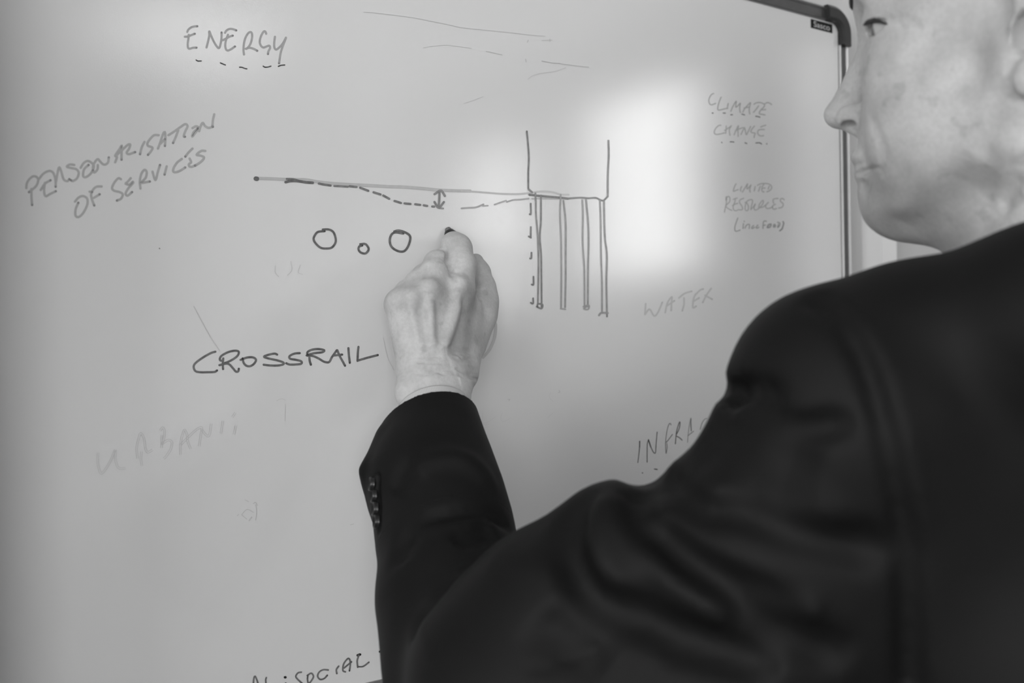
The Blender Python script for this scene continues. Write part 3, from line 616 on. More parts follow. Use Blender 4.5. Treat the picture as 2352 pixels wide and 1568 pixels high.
for s in (1, -1):
    g.cap((-0.022, s * .058, -0.025), (0.010, s * .030, -0.18), 0.013, 0.012, 0.012)       # neck muscle
    # ear
    e = [(-0.006, 0.0745, 0.010), (-0.008, 0.080, 0.026), (-0.020, 0.085, 0.035), (-0.034, 0.087, 0.028), (-0.037, 0.085, 0.010), (-0.030, 0.081, -0.010), (-0.019, 0.077, -0.024)]
    g.ell((-0.020, s * .077, 0.006), (0.017, 0.0050, 0.029), 0.004)
    g.chain([((x, s * y, z), 0.0036) for x, y, z in catmull(e, 4)], 0.002)
    g.ell((-0.0125, s * .0762, -0.0250), (0.0090, 0.0048, 0.0100), 0.003)                  # lobe
    g.ell((-0.0205, s * .0820, 0.0040), (0.0085, 0.0180, 0.0150), 0.002, '-')              # hollow of the ear
    g.ell((-0.0060, s * .0760, -0.0020), (0.0042, 0.0042, 0.0065), 0.003)                    # tragus
def hp(pix, amp, w, taper=True): g.pcrease(pix, amp, w, taper)
ml = [p for p in (g.surf(a, b) for a, b in ((1964, 399), (1974, 397), (1984, 394), (1996, 390), (2013, 384))) if p is not None]
for s in (1, -1): g.chain([((p[0] - .0004, s * (p[1] - .0004), p[2]), .0016 if 0 < i < len(ml) - 1 else .0009) for i, p in enumerate(ml)], 0.0006, '-')   # line of the mouth
pc = g.surf(2351, 76)
if pc is not None:
    for s in (1, -1): g.ell((pc[0] - .001, s * pc[1], pc[2]), (0.0075, 0.0160, 0.0110), 0.0015, '-')
pn = g.surf(1948, 285)
for s in (1, -1): g.ell((pn[0], s * (pn[1] - .004), pn[2]), (0.0056, 0.0085, 0.0027), 0.0006, '-')      # nostrils
pe = g.surf(2006, 64)
lashp = [g.surf(a, b) for a, b in ((1984, 57), (1989, 53), (1997, 49), (2008, 47), (2022, 49), (2038, 56))]
for s in (1, -1): g.ell((pe[0], s * pe[1], pe[2]), (0.0100, 0.0120, 0.0040), 0.0008, '-')      # opening between the lids
hp([2020, 40, 2045, 45, 2062, 56, 2085, 70], 0.0012, 0.0018)          # lid crease
hp([2055, 40, 2090, 48, 2120, 70], 0.0010, 0.0022)
hp([1990, 255, 2012, 300, 2028, 350, 2035, 400], 0.0010, 0.0045)      # cheek fold
hp([2018, 378, 2026, 395, 2028, 412], 0.0008, 0.003)
hp([1975, 425, 1995, 440], 0.0015, 0.004)
hp([2326, 120, 2326, 160, 2324, 215], 0.0022, 0.0028, False)           # in front of the lobe
hp([2312, 170, 2280, 270, 2262, 330, 2240, 380], 0.0023, 0.0050)
hp([2318, 240, 2292, 310, 2262, 400, 2256, 470], 0.0020, 0.0044)
hp([2345, 250, 2312, 340, 2286, 420, 2270, 490], 0.0025, 0.0046)
hp([2352, 345, 2330, 400, 2308, 450, 2288, 505], 0.0024, 0.0044)
hp([2352, 400, 2325, 440, 2300, 480], 0.0018, 0.0040)
hp([2352, 445, 2322, 470, 2305, 490], 0.0017, 0.0033)
hp([2335, 300, 2318, 360, 2296, 430, 2278, 480], -0.0028, 0.0046)
hp([2305, 300, 2280, 370, 2262, 440], -0.0015, 0.0046)
hp([2260, 370, 2205, 435, 2150, 490, 2090, 525, 2040, 542], 0.0055, 0.0115)       # under the jawbone
hV, hQ = g.mesh()
hl = (hV - HEAD_O) @ MH[:3, :3]
def blob(P, c, r): return np.exp(-(((P - np.array(c)) / np.array(r)) ** 2).sum(1))
htone = np.ones(len(hV))
for (px, py, rr, dk) in [(2218, 212, .0055, .22), (2038, 145, .006, .12), (2160, 130, .008, .08), (2130, 180, .010, .09), (2085, 385, .005, .12), (1998, 435, .005, .16), (2175, 232, .006, .09), (2245, 55, .010, .10), (2270, 165, .010, .08), (2030, 245, .006, .08), (2190, 305, .012, .07), (2100, 170, .007, .07), (1990, 150, .006, .06)]:
    p = g.surf(px, py)
    if p is not None: htone *= 1 - dk * blob(hl, p, (rr, rr, rr))
stub = np.clip((-0.052 - hl[:, 2]) / 0.02, 0, 1) * np.clip((hl[:, 0] - 0.005) / 0.02, 0, 1)   # shaved beard area
htone *= 1 - 0.22 * stub
for sy in (1, -1): htone *= 1 - 0.35 * blob(hl, (0.100, 0, -0.0535), (0.012, 0.022, 0.0022)) * 0.5
eyep = []
for s in (1, -1):
    c = np.array((pe[0] - 0.0085, s * (pe[1] - 0.0078), pe[2])); eyep.append(c)

# ---- left hand and forearm: points given on the board's pixels and a height above the board
HX = onb(1010, 750, 0.06)
g2 = Grid(HX + [-0.055, -0.085, -0.17], HX + [0.070, 0.075, 0.095], 0.00095)
def B(px, py, h): return onb(px, py, h)
def bch(pts, k): g2.chain([(B(a, b, h), r) for a, b, h, r in pts], k)
WR = [(956, 872, .070, .0125), (1062, 868, .070, .0125)]
# palm: metacarpals down to the wrist
g2.cap(B(1052, 668, .060), B(1022, 850, .070), 0.0120, 0.0125, 0.0)
g2.cap(B(988, 674, .062), B(992, 850, .072), 0.0120, 0.0125, 0.014)
g2.cap(B(946, 694, .057), B(968, 850, .071), 0.0115, 0.0125, 0.014)
g2.cap(B(920, 703, .047), B(956, 855, .066), 0.0112, 0.0108, 0.012)
g2.cap(B(1000, 720, .045), B(1000, 850, .060), 0.0150, 0.0150, 0.016)         # palm side padding
g2.cap(B(950, 730, .038), B(972, 850, .056), 0.0110, 0.0110, 0.014)
g2.cap(B(1080, 755, .041), B(1054, 860, .058), 0.0138, 0.0108, 0.010)         # thumb base
g2.cap(B(1066, 705, .047), B(1058, 850, .061), 0.0135, 0.0115, 0.012)
# wrist and forearm
g2.cap(B(964, 862, .070), B(964, 985, .090), 0.0118, 0.0105, 0.012)
g2.cap(B(1048, 862, .068), B(1038, 985, .088), 0.0118, 0.0105, 0.012)
g2.cap(B(1005, 862, .070), B(1000, 1010, .090), 0.0155, 0.0160, 0.016)
g2.ell(B(934, 899, .074), (0.0088, 0.0088, 0.0105), 0.006)                     # wrist bone
# fingers
bch([(1052, 664, .060, .0122), (1057, 612, .052, .0118), (1049, 571, .043, .0116)], 0.004)
bch([(1049, 571, .043, .0114), (1043, 562, .028, .0098), (1040, 560, .018, .0090)], 0.003)
bch([(988, 672, .062, .0120), (997, 630, .056, .0108), (1004, 606, .048, .0100)], 0.0035)
bch([(1004, 606, .048, .0098), (1012, 600, .030, .0090), (1022, 598, .016, .0080)], 0.003)
bch([(947, 692, .057, .0115), (962, 652, .050, .0100), (974, 636, .044, .0092)], 0.0035)
bch([(974, 636, .044, .0092), (986, 640, .026, .0085), (1000, 640, .015, .0076)], 0.003)
bch([(918, 697, .046, .0108), (936, 672, .040, .0090), (950, 664, .034, .0084)], 0.0035)
bch([(950, 664, .034, .0084), (966, 672, .020, .0078), (980, 676, .013, .0070)], 0.003)
# thumb
bch([(1080, 792, .044, .0112), (1103, 722, .038, .0118), (1109, 690, .034, .0108), (1107, 660, .030, .0104)], 0.008)
bch([(1107, 658, .030, .0102), (1099, 625, .024, .0090), (1093, 600, .018, .0062)], 0.004)
# knuckles
for c, r in ((B(1054, 655, .071), .0058), (B(987, 661, .072), .0056), (B(944, 684, .068), .0060), (B(912, 690, .056), .0062)): g2.ell(c, (r, r, r), 0.008)
def hc(pix, amp, w, taper=True): g2.pcrease(pix, amp, w, taper)
hc([1056, 672, 1046, 715, 1034, 760, 1018, 800, 1008, 812], -0.0046, 0.0040)     # tendon to the forefinger
hc([988, 676, 990, 720, 993, 770, 996, 812], -0.0032, 0.0038)
hc([943, 690, 952, 740, 966, 790, 975, 815], -0.0014, 0.0040)
hc([1012, 690, 1006, 740, 1003, 790], 0.0018, 0.0052)                           # hollows between
hc([964, 700, 972, 745, 980, 790], 0.0018, 0.0050)
hc([926, 720, 938, 770, 950, 810], 0.0010, 0.0050)
hc([1085, 690, 1070, 740, 1050, 790, 1030, 820], 0.0022, 0.0100)
hc([1108, 655, 1100, 690, 1104, 720], 0.0012, 0.0040)
hc([1022, 570, 1026, 600, 1030, 612, 1036, 622], 0.0030, 0.0016, False)          # cleft between fore and middle finger
hc([1034, 622, 1050, 626], 0.0010, 0.0012); hc([1034, 626, 1046, 640, 1054, 650], 0.0009, 0.0016)
hc([1106, 664, 1114, 668, 1116, 678], 0.0020, 0.0014)
hc([983, 602, 981, 625, 976, 640], 0.0022, 0.0016)
hc([1060, 694, 1046, 740, 1030, 790], -0.0004, 0.002)
rng = np.random.default_rng(4)
for (y0, amp) in ((806, .0007), (812, .0008), (819, .0008), (826, .0009), (833, .0010), (841, .0010), (849, .0013), (857, .0006), (800, .0005), (793, .0004)):
    xs = np.linspace(945 if y0 > 815 else 965, 1098, 9); j = rng.normal(0, 1.3, 9)
    ys = y0 + j + np.where(xs > 1040, (xs - 1040) * 0.38, 0) + (1000 - np.minimum(xs, 1000)) * 0.06
    hc(list(np.stack([xs, ys], 1).ravel()), amp * 2.5, 0.0012)
hc([1040, 845, 1058, 850, 1072, 858, 1082, 866], 0.0034, 0.0017)
aV, aQ = g2.mesh()
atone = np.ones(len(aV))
for (px, py, rr, dk) in [(1082, 700, .014, .28), (1100, 655, .003, .2), (1075, 760, .014, .22), (1008, 712, .007, .14), (966, 720, .007, .12), (1052, 800, .013, .18), (1045, 552, .004, .10), (1093, 615, .006, .18), (985, 760, .008, .06), (1060, 560, .006, .06)]:  # uneven skin tone, partly shade painted on the thumb side and in hollows
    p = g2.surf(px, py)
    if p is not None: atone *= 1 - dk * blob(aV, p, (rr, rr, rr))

# ---- the rest of the body under the clothes, coarse
EL = at(1170, 1620, 0.545); SHL = at(1975, 960, 0.50); WRI = B(1000, 990, 0.090)
body_dir = unit((-0.40, 0.92, 0)); bl = unit(np.cross((0, 0, 1), body_dir))
NECK = h2w((-0.05, 0, -0.19)); CH = np.array([NECK[0] + 0.02, NECK[1] + 0.05, 1.18]); PEL = CH + [0.02, 0.0, -0.30]
SHR = NECK + np.array([0.175, 0.085, -0.055])
ELR = SHR + np.array([0, 0, -0.29]) - bl * 0.04; WRR = ELR + np.array([0, 0, -0.25]) + body_dir * 0.06
g3 = Grid((-0.10, 0.25, 0.02), (0.95, 1.10, 1.52), 0.0065)
g3.chain([(WRI, .019), (at(1005, 1110, .668), .024), (at(1035, 1300, .63), .030), (EL, .034)], 0.01); g3.cap(EL, SHL, 0.034, 0.042, 0.02)
g3.cap(NECK + [0, .02, -.02], CH + [0, 0, 0.1], 0.045, 0.055, 0.03); g3.cap(SHL, NECK + [0, 0, -.06], 0.036, 0.04, 0.03); g3.cap(SHR, NECK + [0, 0, -.06], 0.04, 0.04, 0.03)
g3.cap(CH - bl * .05, PEL - bl * .05, 0.06, 0.06, 0.03); g3.cap(CH + bl * .05, PEL + bl * .05, 0.06, 0.06, 0.03)
g3.cap(SHR, ELR, 0.045, 0.035, 0.02); g3.cap(ELR, WRR, 0.034, 0.024, 0.02)
HR = WRR + np.array([0, 0, -0.09])
g3.cap(WRR, HR, 0.022, 0.024, 0.01)
for i, (o_, l_) in enumerate(((-.027, .062), (-.009, .075), (.009, .080), (.027, .072))):
    a = HR + body_dir * o_; m_ = a + np.array([0, 0, -l_ * .55]) + bl * 0.012; e_ = a + np.array([0, 0, -l_]) + bl * 0.03
    g3.cap(a, m_, 0.0095, 0.009, 0.004); g3.cap(m_, e_, 0.009, 0.008, 0.004)
g3.cap(WRR + [0, 0, -.02], HR + body_dir * .05 + [0, 0, .01], 0.012, 0.011, 0.01); g3.cap(HR + body_dir * .05 + [0, 0, .01], HR + body_dir * .055 + [0, 0, -.035], 0.011, 0.009, 0.004)
for s in (1, -1):
    hip = PEL + bl * s * .09; kn = hip + np.array([0, 0, -.42]) + bl * s * .01; an = kn + np.array([0, 0, -kn[2] + .09])
    g3.cap(hip, kn, 0.075, 0.052, 0.02); g3.cap(kn, an, 0.05, 0.035, 0.02); g3.cap(an, an + body_dir * .13 + [0, 0, -.04], 0.034, 0.028, 0.02)
cV, cQ = g3.mesh()
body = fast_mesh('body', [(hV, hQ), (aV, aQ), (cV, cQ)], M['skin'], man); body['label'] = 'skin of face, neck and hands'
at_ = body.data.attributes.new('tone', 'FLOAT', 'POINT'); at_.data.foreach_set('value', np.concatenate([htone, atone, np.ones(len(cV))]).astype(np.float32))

# ---- eyes
def eye_mat():
    m = bpy.data.materials.new('eye'); m.use_nodes = True; nt = m.node_tree; b = nt.nodes['Principled BSDF']; b.inputs['Roughness'].default_value = 0.12
    tc = nt.nodes.new('ShaderNodeTexCoord'); gr = nt.nodes.new('ShaderNodeSeparateXYZ'); nt.links.new(tc.outputs['Object'], gr.inputs[0])
    r = nt.nodes.new('ShaderNodeValToRGB'); cr = r.color_ramp; cr.interpolation = 'EASE'
    mr = nt.nodes.new('ShaderNodeMapRange'); mr.inputs['From Min'].default_value = 0.0085; mr.inputs['From Max'].default_value = 0.0118; nt.links.new(gr.outputs[0], mr.inputs['Value'])
    cr.elements[0].position = 0.30; cr.elements[0].color = (.42, .42, .42, 1); cr.elements[1].position = 0.42; cr.elements[1].color = (.03, .03, .03, 1)
    e = cr.elements.new(0.85); e.color = (.06, .06, .06, 1); e = cr.elements.new(0.9); e.color = (.004, .004, .004, 1)
    nt.links.new(mr.outputs[0], r.inputs[0]); nt.links.new(r.outputs[0], b.inputs['Base Color']); return m
EM = eye_mat()
look = B(1030, 523, 0)
for c in eyep:
    me = bpy.data.meshes.new('eye'); V, Fc = [], []; nu, nv = 32, 24; R_ = 0.0120
    for j in range(nv + 1):
        th = math.pi * j / nv
        for i in range(nu):
            ph = 2 * math.pi * i / nu; V.append((R_ * math.cos(th), R_ * math.sin(th) * math.cos(ph), R_ * math.sin(th) * math.sin(ph)))
    for j in range(nv):
        for i in range(nu): Fc.append((j * nu + i, j * nu + (i + 1) % nu, (j + 1) * nu + (i + 1) % nu, (j + 1) * nu + i))
    me.from_pydata(V, [], Fc); me.polygons.foreach_set('use_smooth', np.ones(len(Fc), dtype=bool)); me.materials.append(EM)
    o = bpy.data.objects.new('eye', me); COL.objects.link(o)
    cw = h2w(c); d = unit(unit(look - cw) + left * 0.28); l = unit(np.cross((0, 0, 1), d)); u_ = np.cross(d, l)
    mw = Matrix(((d[0], l[0], u_[0], cw[0]), (d[1], l[1], u_[1], cw[1]), (d[2], l[2], u_[2], cw[2]), (0, 0, 0, 1)))
    o.parent = man; o.matrix_parent_inverse = man.matrix_world.inverted(); o.matrix_world = mw
# ---- eyebrows and lashes: tapered curved tufts
def tuft(name, pts, m):
    V, Fc = [], []; n = 8
    for j, (p, r) in enumerate(pts):
        for i in range(n):
            a = 2 * math.pi * i / n; V.append(h2w((p[0] + 0.55 * r * math.cos(a), p[1], p[2] + r * math.sin(a))))
    for j in range(len(pts) - 1):
        for i in range(n): Fc.append((j * n + i, j * n + (i + 1) % n, (j + 1) * n + (i + 1) % n, (j + 1) * n + i))
    Fc += [tuple(range(n)), tuple(range(len(V) - 1, len(V) - n - 1, -1))]
    return mesh_obj(name, V, Fc, m, man, True)
for s in (1, -1):
    bp_ = []
    for (y_, z_, r_) in ((.010, .037, .0024), (.018, .0395, .0042), (.027, .0420, .0040), (.036, .0425, .0030), (.044, .0400, .0018), (.049, .0375, .0006)):
        iy = int(round((s * y_ - g.lo[1]) / g.h)); iz = int(round((z_ - g.lo[2]) / g.h)); col_ = np.nonzero(g.F[:, iy, iz] < 0)[0]
        bp_.append(((g.ax[0][col_[-1]] + .0004, s * y_, z_), r_))
    tuft('eyebrow', bp_, M['brow'])
    lash = [((p[0], s * p[1], p[2]), r) for p, r in zip(lashp, (.0006, .0013, .0016, .0014, .0010, .0005)) if p is not None]
    tuft('eyelashes', lash, M['brow'])
# ---- short grey hair round the back and sides
gh_ = Grid((-0.125, -0.10, -0.075), (0.08, 0.10, 0.150), 0.0028, MH)
gh_.ell((-0.006, 0, 0.046), (0.1025, 0.0790, 0.0905), 0.0)
gh_.cap((-0.056, 0, -0.01), (-0.060, 0, -0.030), 0.048, 0.042, 0.02)
gh_.ell((-0.005, 0, 0.046), (0.0950, 0.0715, 0.0830), 0.002, '-')
for s in (1, -1): gh_.ell((-0.012, s * .085, 0.004), (0.024, 0.03, 0.040), 0.006, '-')
gh_.plane((-0.004, 0, 0.020), (0.75, 0, -0.66), (-0.125, -0.1, -0.075), (0.08, 0.1, 0.15), 0.008)
gh_.plane((0.028, 0, 0.06), (1, 0, 0.10), (-0.125, -0.1, -0.075), (0.08, 0.1, 0.15), 0.010)
hm = gh_.mesh(); fast_mesh('hair', [hm], M['hair'], man)

# ---- suit jacket
g4 = Grid((-0.115, 0.27, 0.78), (0.86, 0.93, 1.60), 0.0030)
def C(px, py, d, rpx, px2, py2, d2, rpx2, k=0.02):
    a, ra = pr(px, py, d, rpx); b, rb = pr(px2, py2, d2, rpx2); g4.cap(a, b, ra, rb, k)
# forearm sleeve, its cuffed end kept on a finer grid
ax_ = unit(B(1000, 968, .088) - EL); HEM = B(1000, 968, .088); DEEP = HEM - ax_ * 0.085
g4f = Grid(np.minimum(HEM, DEEP) - [.060, .050, .055], np.maximum(HEM, DEEP) + [.055, .055, .035], 0.0010)
def sleeve(q):
    a0 = HEM + ax_ * 0.02
    def S(px, py, d, rpx, px2, py2, d2, rpx2, k):
        a, ra = pr(px, py, d, rpx); b, rb = pr(px2, py2, d2, rpx2); q.cap(a, b, ra, rb, k)
    q.cap(a0, at(985, 1100, 0.668), 0.0285, 0.041, 0.0)
    q.cap(a0, HEM - ax_ * .06, 0.0296, 0.0325, 0.004)
    S(985, 1100, .668, 138, 1022, 1220, .645, 152, .01)
    S(1022, 1220, .645, 152, 1045, 1370, .615, 174, .01)
    S(1045, 1370, .615, 174, 1098, 1520, .59, 202, .01)
    S(1098, 1520, .59, 202, 1200, 1670, .55, 232, .02)
    # cuff corner that stands away at the vent
    q.cap(B(914, 976, .088), B(839, 1080, .094), 0.0026, 0.0022, 0.004)
    q.cap(B(839, 1080, .094), B(876, 1190, .098), 0.0022, 0.005, 0.004)
    q.cap(B(852, 1078, .094), B(880, 1150, .097), 0.0042, 0.0060, 0.006)
    q.cap(B(905, 1000, .089), B(862, 1078, .094), 0.0050, 0.0050, 0.006)
    q.cap(B(900, 1010, .088), B(872, 1090, .095), 0.0100, 0.0100, 0.008)
    q.cap(B(880, 1080, .095), B(895, 1160, .098), 0.0100, 0.0100, 0.008)
sleeve(g4); sleeve(g4f)
lo_, hi_ = g4f.lo, g4f.lo + g4f.h * g4f.n
g4f.plane(HEM, ax_, lo_, hi_, 0.0)
g4f.cap(HEM - ax_ * 0.035, HEM + ax_ * 0.03, 0.0283, 0.0283, 0.0, '-')
# elbow, upper arm, shoulder
C(1240, 1535, .53, 268, 1300, 1410, .525, 208, .02)
C(1300, 1410, .525, 208, 1435, 1300, .515, 200, .006)
C(1440, 1350, .515, 205, 1708, 1240, .505, 222, .006)
C(1708, 1240, .505, 224, 1822, 1080, .495, 204, .006)
C(1822, 1080, .495, 206, 1902, 880, .49, 208, .010)
C(1240, 1560, .53, 268, 1500, 1640, .53, 300, .03)
C(1500, 1640, .53, 300, 2030, 1150, .51, 300, .03)
C(1985, 975, .50, 288, 2030, 1150, .51, 300, .012)
C(1902, 880, .49, 206, 2110, 812, .49, 210, .008)
C(2110, 812, .49, 210, 2440, 722, .455, 205, .008)
C(2440, 722, .455, 205, 2330, 1000, .50, 260, .02)
# back and chest
for k_ in (-.075, .075): g4.cap(CH + bl * k_ + [0, 0, .10], PEL + bl * k_ + [0, 0, -.02], 0.112, 0.118, 0.04)
g4.cap(CH + [0, 0, .10], NECK + [0, 0, -.035], 0.112, 0.070, 0.04)
g4.cap(NECK + [0, 0, -.045], SHR + [0, 0, -.005], 0.060, 0.062, 0.04)
g4.cap(NECK + [0, 0, -.045], SHL, 0.055, 0.055, 0.03)
g4.cap(SHR, ELR, 0.068, 0.055, 0.02); g4.cap(ELR, WRR + [0, 0, .02], 0.055, 0.040, 0.02)
g4.ell(at(1672, 897, .49), (.0050, .05, .0045), 0.006, '-')
g4.ell(at(1478, 1082, .515), (.0100, .05, .0085), 0.008, '-')
def jc(pix, amp, w, taper=True):
    P = []
    for i in range(0, len(pix), 2):
        p, p2 = g4f.surf(pix[i], pix[i + 1], .4, 1.0), g4.surf(pix[i], pix[i + 1])
        if p is None or (p2 is not None and p2[1] < p[1]): p = p2
        if p is not None: P.append(p)
    if len(P) > 1: g4.crease(P, amp, w, taper); g4f.crease(P, amp, w, taper)
# creases
jc([1878, 690, 1935, 745, 1985, 830, 2020, 930, 2050, 1050, 2072, 1180, 2085, 1320, 2088, 1568], 0.0071, 0.0055, False)   # armhole seam
jc([1905, 690, 1965, 760, 2012, 850, 2045, 960, 2075, 1080, 2100, 1250], -0.0037, 0.0070)
jc([1688, 905, 1725, 900, 1760, 908, 1790, 930], 0.0136, 0.0065)
jc([1680, 955, 1720, 950, 1765, 960, 1830, 985, 1920, 975, 1970, 955], 0.0076, 0.0060)
jc([1700, 930, 1740, 940, 1790, 965, 1850, 975], -0.0051, 0.0050)
jc([1640, 960, 1720, 1010, 1820, 1050, 1900, 1050], 0.0059, 0.0080)
jc([1535, 1085, 1560, 1130, 1620, 1170, 1700, 1180], 0.0076, 0.0065)
jc([1600, 1010, 1680, 1080, 1780, 1130, 1880, 1140], 0.0051, 0.0100)
jc([1640, 1140, 1760, 1190, 1880, 1230, 2010, 1260, 2070, 1250], 0.0093, 0.0085)
jc([1600, 1090, 1720, 1150, 1850, 1190, 1980, 1200], -0.0048, 0.0090)
jc([1480, 1128, 1462, 1160, 1475, 1210, 1520, 1240, 1580, 1290, 1660, 1340, 1760, 1385, 1860, 1420], 0.0153, 0.0075)
jc([1455, 1105, 1430, 1150, 1440, 1210, 1490, 1270, 1570, 1340, 1660, 1400, 1760, 1440], -0.0076, 0.0075)
jc([1640, 1370, 1740, 1430, 1850, 1480, 1960, 1520], 0.0119, 0.0090)
jc([1700, 1345, 1800, 1385, 1900, 1395], -0.0068, 0.0060)
jc([1375, 1125, 1335, 1180, 1318, 1260, 1345, 1340, 1420, 1400, 1520, 1430], 0.0119, 0.0095)
jc([1405, 1130, 1370, 1220, 1390, 1310, 1460, 1380], -0.0068, 0.0090)
jc([1500, 1470, 1640, 1500, 1800, 1540], 0.0051, 0.0080)
jc([1430, 1400, 1560, 1450, 1700, 1500, 1800, 1520], 0.0076, 0.0100)
jc([1120, 1270, 1220, 1300, 1290, 1370, 1330, 1440], -0.0037, 0.0110)
jc([1240, 1400, 1300, 1470, 1400, 1540], 0.0037, 0.0120)
jc([1200, 1548, 1290, 1520, 1400, 1475], 0.0017, 0.0022)
# forearm folds
jc([968, 1208, 1000, 1195, 1043, 1182, 1090, 1178, 1130, 1186, 1172, 1210], 0.0093, 0.0045)
jc([975, 1222, 1020, 1208, 1070, 1194, 1110, 1196, 1150, 1210], -0.0051, 0.0042)
jc([1040, 1245, 1070, 1228, 1100, 1222, 1140, 1226], 0.0102, 0.0060)
jc([930, 1120, 960, 1080, 1000, 1055, 1050, 1050, 1100, 1080, 1145, 1140], -0.0037, 0.0075)
jc([920, 1300, 925, 1260, 960, 1225], 0.0044, 0.0075)
jc([905, 1140, 930, 1095, 960, 1068], 0.0024, 0.0080)
jc([940, 1470, 960, 1420, 1000, 1370, 1035, 1320], 0.0085, 0.0090)
jc([868, 1096, 866, 1130, 868, 1165, 866, 1215], 0.0061, 0.0022, False)      # vent
g4.plane(DEEP, ax_, DEEP - 0.13, DEEP + 0.15, 0.0)
g4f.F[(g4f.ax[0][:, None, None] - DEEP[0]) * ax_[0] + (g4f.ax[1][None, :, None] - DEEP[1]) * ax_[1] + (g4f.ax[2][None, None, :] - DEEP[2]) * ax_[2] < -0.006] = .05
jacket = fast_mesh('jacket', [g4.mesh(), g4f.mesh()], M['cloth'], man); jacket['label'] = 'dark wool suit jacket'
for (px, py) in ((853, 1111), (858, 1138), (861, 1168), (864, 1197)):        # four cuff buttons seen edge-on
    p = g4f.surf(px + 2, py, 0.4, 1.0)
    if p is None: continue
    nrm = unit((-0.93, -0.28, 0.12)); a_ = unit(np.cross(nrm, (0, 0, 1))); b_ = np.cross(nrm, a_)
    V, Fc = [], []; prof = [(0.0022, .0016), (0.0050, .0010), (0.0060, .0022), (0.0072, .0020), (0.0076, .0008), (0.0070, -.0008)]; n = 20
    for (r, hh) in prof:
        for i in range(n):
            t = 2 * math.pi * i / n; V.append(p + nrm * hh + a_ * r * .62 * math.cos(t) + b_ * r * .62 * math.sin(t))
    for j in range(len(prof) - 1):
        for i in range(n): Fc.append((j * n + i, j * n + (i + 1) % n, (j + 1) * n + (i + 1) % n, (j + 1) * n + i))
    Fc += [tuple(range(n)), tuple(range(len(V) - 1, len(V) - n - 1, -1))]
    mesh_obj('button', V, Fc, M['button'], jacket, True)
# ---- shirt: cuff round the wrist and collar round the neck
def tube_band(name, c0, axis, rx, ry, l0, l1, m, th=0.0012, wave=0.0, n=96):
    x = unit(np.cross(axis, (0, 0, 1))); y = np.cross(axis, x); V, Fc, UV = [], [], []
    prof = [(l0, 0), (l0 + (l1 - l0) * .5, 0.0), (l1 - .001, 0.0003), (l1, 0.0), (l1 - .0005, -th), (l0, -th)]
    for (l, dr) in prof:
        for i in range(n):
            t = 2 * math.pi * i / n; w_ = 1 + wave * math.sin(3 * t)
            V.append(c0 + axis * l + x * (rx + dr) * w_ * math.cos(t) + y * (ry + dr) * w_ * math.sin(t)); UV.append((i / n, l * 10))
    k = len(prof)
    for j in range(k):
        for i in range(n): Fc.append((j * n + i, j * n + (i + 1) % n, ((j + 1) % k) * n + (i + 1) % n, ((j + 1) % k) * n + i))
    o = mesh_obj(name, V, Fc, m, man, True); uvl = o.data.uv_layers.new(name='UVMap')
    for lp in o.data.loops: uvl.data[lp.index].uv = UV[lp.vertex_index]
    return o
tube_band('shirt_cuff', HEM, ax_, 0.0277, 0.0277, -0.03, 0.0030, M['shirt'])
tube_band('undersleeve_cuff', HEM, ax_, 0.0268, 0.0262, -0.03, 0.0095, M['knit'])
ncx = unit(h2w((-0.02, 0, -0.03)) - NECK)
tube_band('shirt_collar', NECK, ncx, 0.0600, 0.0600, -0.02, 0.034, M['shirt'], 0.002)
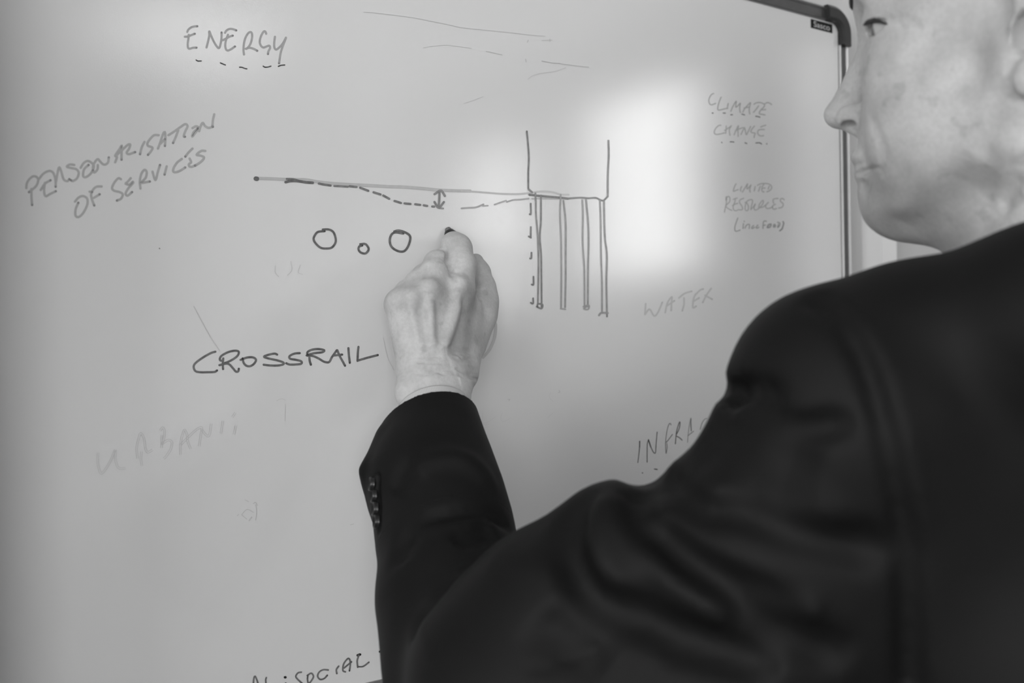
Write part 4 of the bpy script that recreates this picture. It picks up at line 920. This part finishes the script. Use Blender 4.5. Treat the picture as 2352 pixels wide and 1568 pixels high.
# ---- trousers and shoes
g5 = Grid((0.10, 0.30, 0.05), (0.75, 1.0, 1.0), 0.007)
for s in (1, -1):
    hip = PEL + bl * s * .085; kn = hip + np.array([0, 0, -.42]) + bl * s * .01; an = kn + np.array([0, 0, -kn[2] + .09])
    g5.cap(hip, kn, 0.095, 0.070, 0.03); g5.cap(kn, an, 0.070, 0.058, 0.02)
tm = g5.mesh(); fast_mesh('trousers', [tm], M['cloth2'], man)
for s in (1, -1):
    hip = PEL + bl * s * .09; kn = hip + np.array([0, 0, -.42]) + bl * s * .01; an = kn + np.array([0, 0, -kn[2] + .09])
    gs = Grid((an - .28) * [1, 1, 0] + [0, 0, 0.0], (an + .28) * [1, 1, 0] + [0, 0, .16], 0.005)
    hl_ = an * [1, 1, 0] + [0, 0, .040] - body_dir * .05; to_ = hl_ + body_dir * .24
    gs.cap(hl_, to_, 0.042, 0.036, 0.0); gs.cap(an, hl_ + body_dir * .05, 0.045, 0.045, 0.02)
    gs.plane((an[0], an[1], 0.012), (0, 0, -1), (an - .28) * [1, 1, 0], (an + .28) * [1, 1, 0] + [0, 0, .16], 0.0)
    gs.F[:, :, :3] = .05
    sm = gs.mesh(); fast_mesh('shoe', [(sm[0] - [0, 0, sm[0][:, 2].min()], sm[1])], M['shoe'], man)

# ------------------------------------------------------------------ marker pen in the hand
pa = B(1027, 523, 0.0006); pb = B(1113, 705, 0.030); pax = unit(pb - pa); pu = unit(np.cross(pax, (0, 0, 1))); pv = np.cross(pax, pu)
def lathe(name, prof, m, parent, n=28):
    V, Fc = [], []
    for (l, r) in prof:
        for i in range(n):
            t = 2 * math.pi * i / n; V.append(pa + pax * l + (pu * math.cos(t) + pv * math.sin(t)) * r)
    for j in range(len(prof) - 1):
        for i in range(n): Fc.append((j * n + i, j * n + (i + 1) % n, (j + 1) * n + (i + 1) % n, (j + 1) * n + i))
    Fc += [tuple(range(n)), tuple(range(len(V) - 1, len(V) - n - 1, -1))]
    return mesh_obj(name, V, Fc, m, parent, True)
pen = empty('marker_pen', pa, 'black whiteboard marker gripped in the hand, tip on the board', 'marker')
lathe('nib', [(0.0, .0012), (.0005, .0022), (.002, .0028), (.0055, .0030)], M['nib'], pen)
lathe('barrel', [(.0028, .0029), (.0030, .0036), (.0075, .0062), (.010, .0068), (.013, .0078), (.018, .0080), (.066, .0080), (.069, .0072), (.0695, .004)], M['pen'], pen)
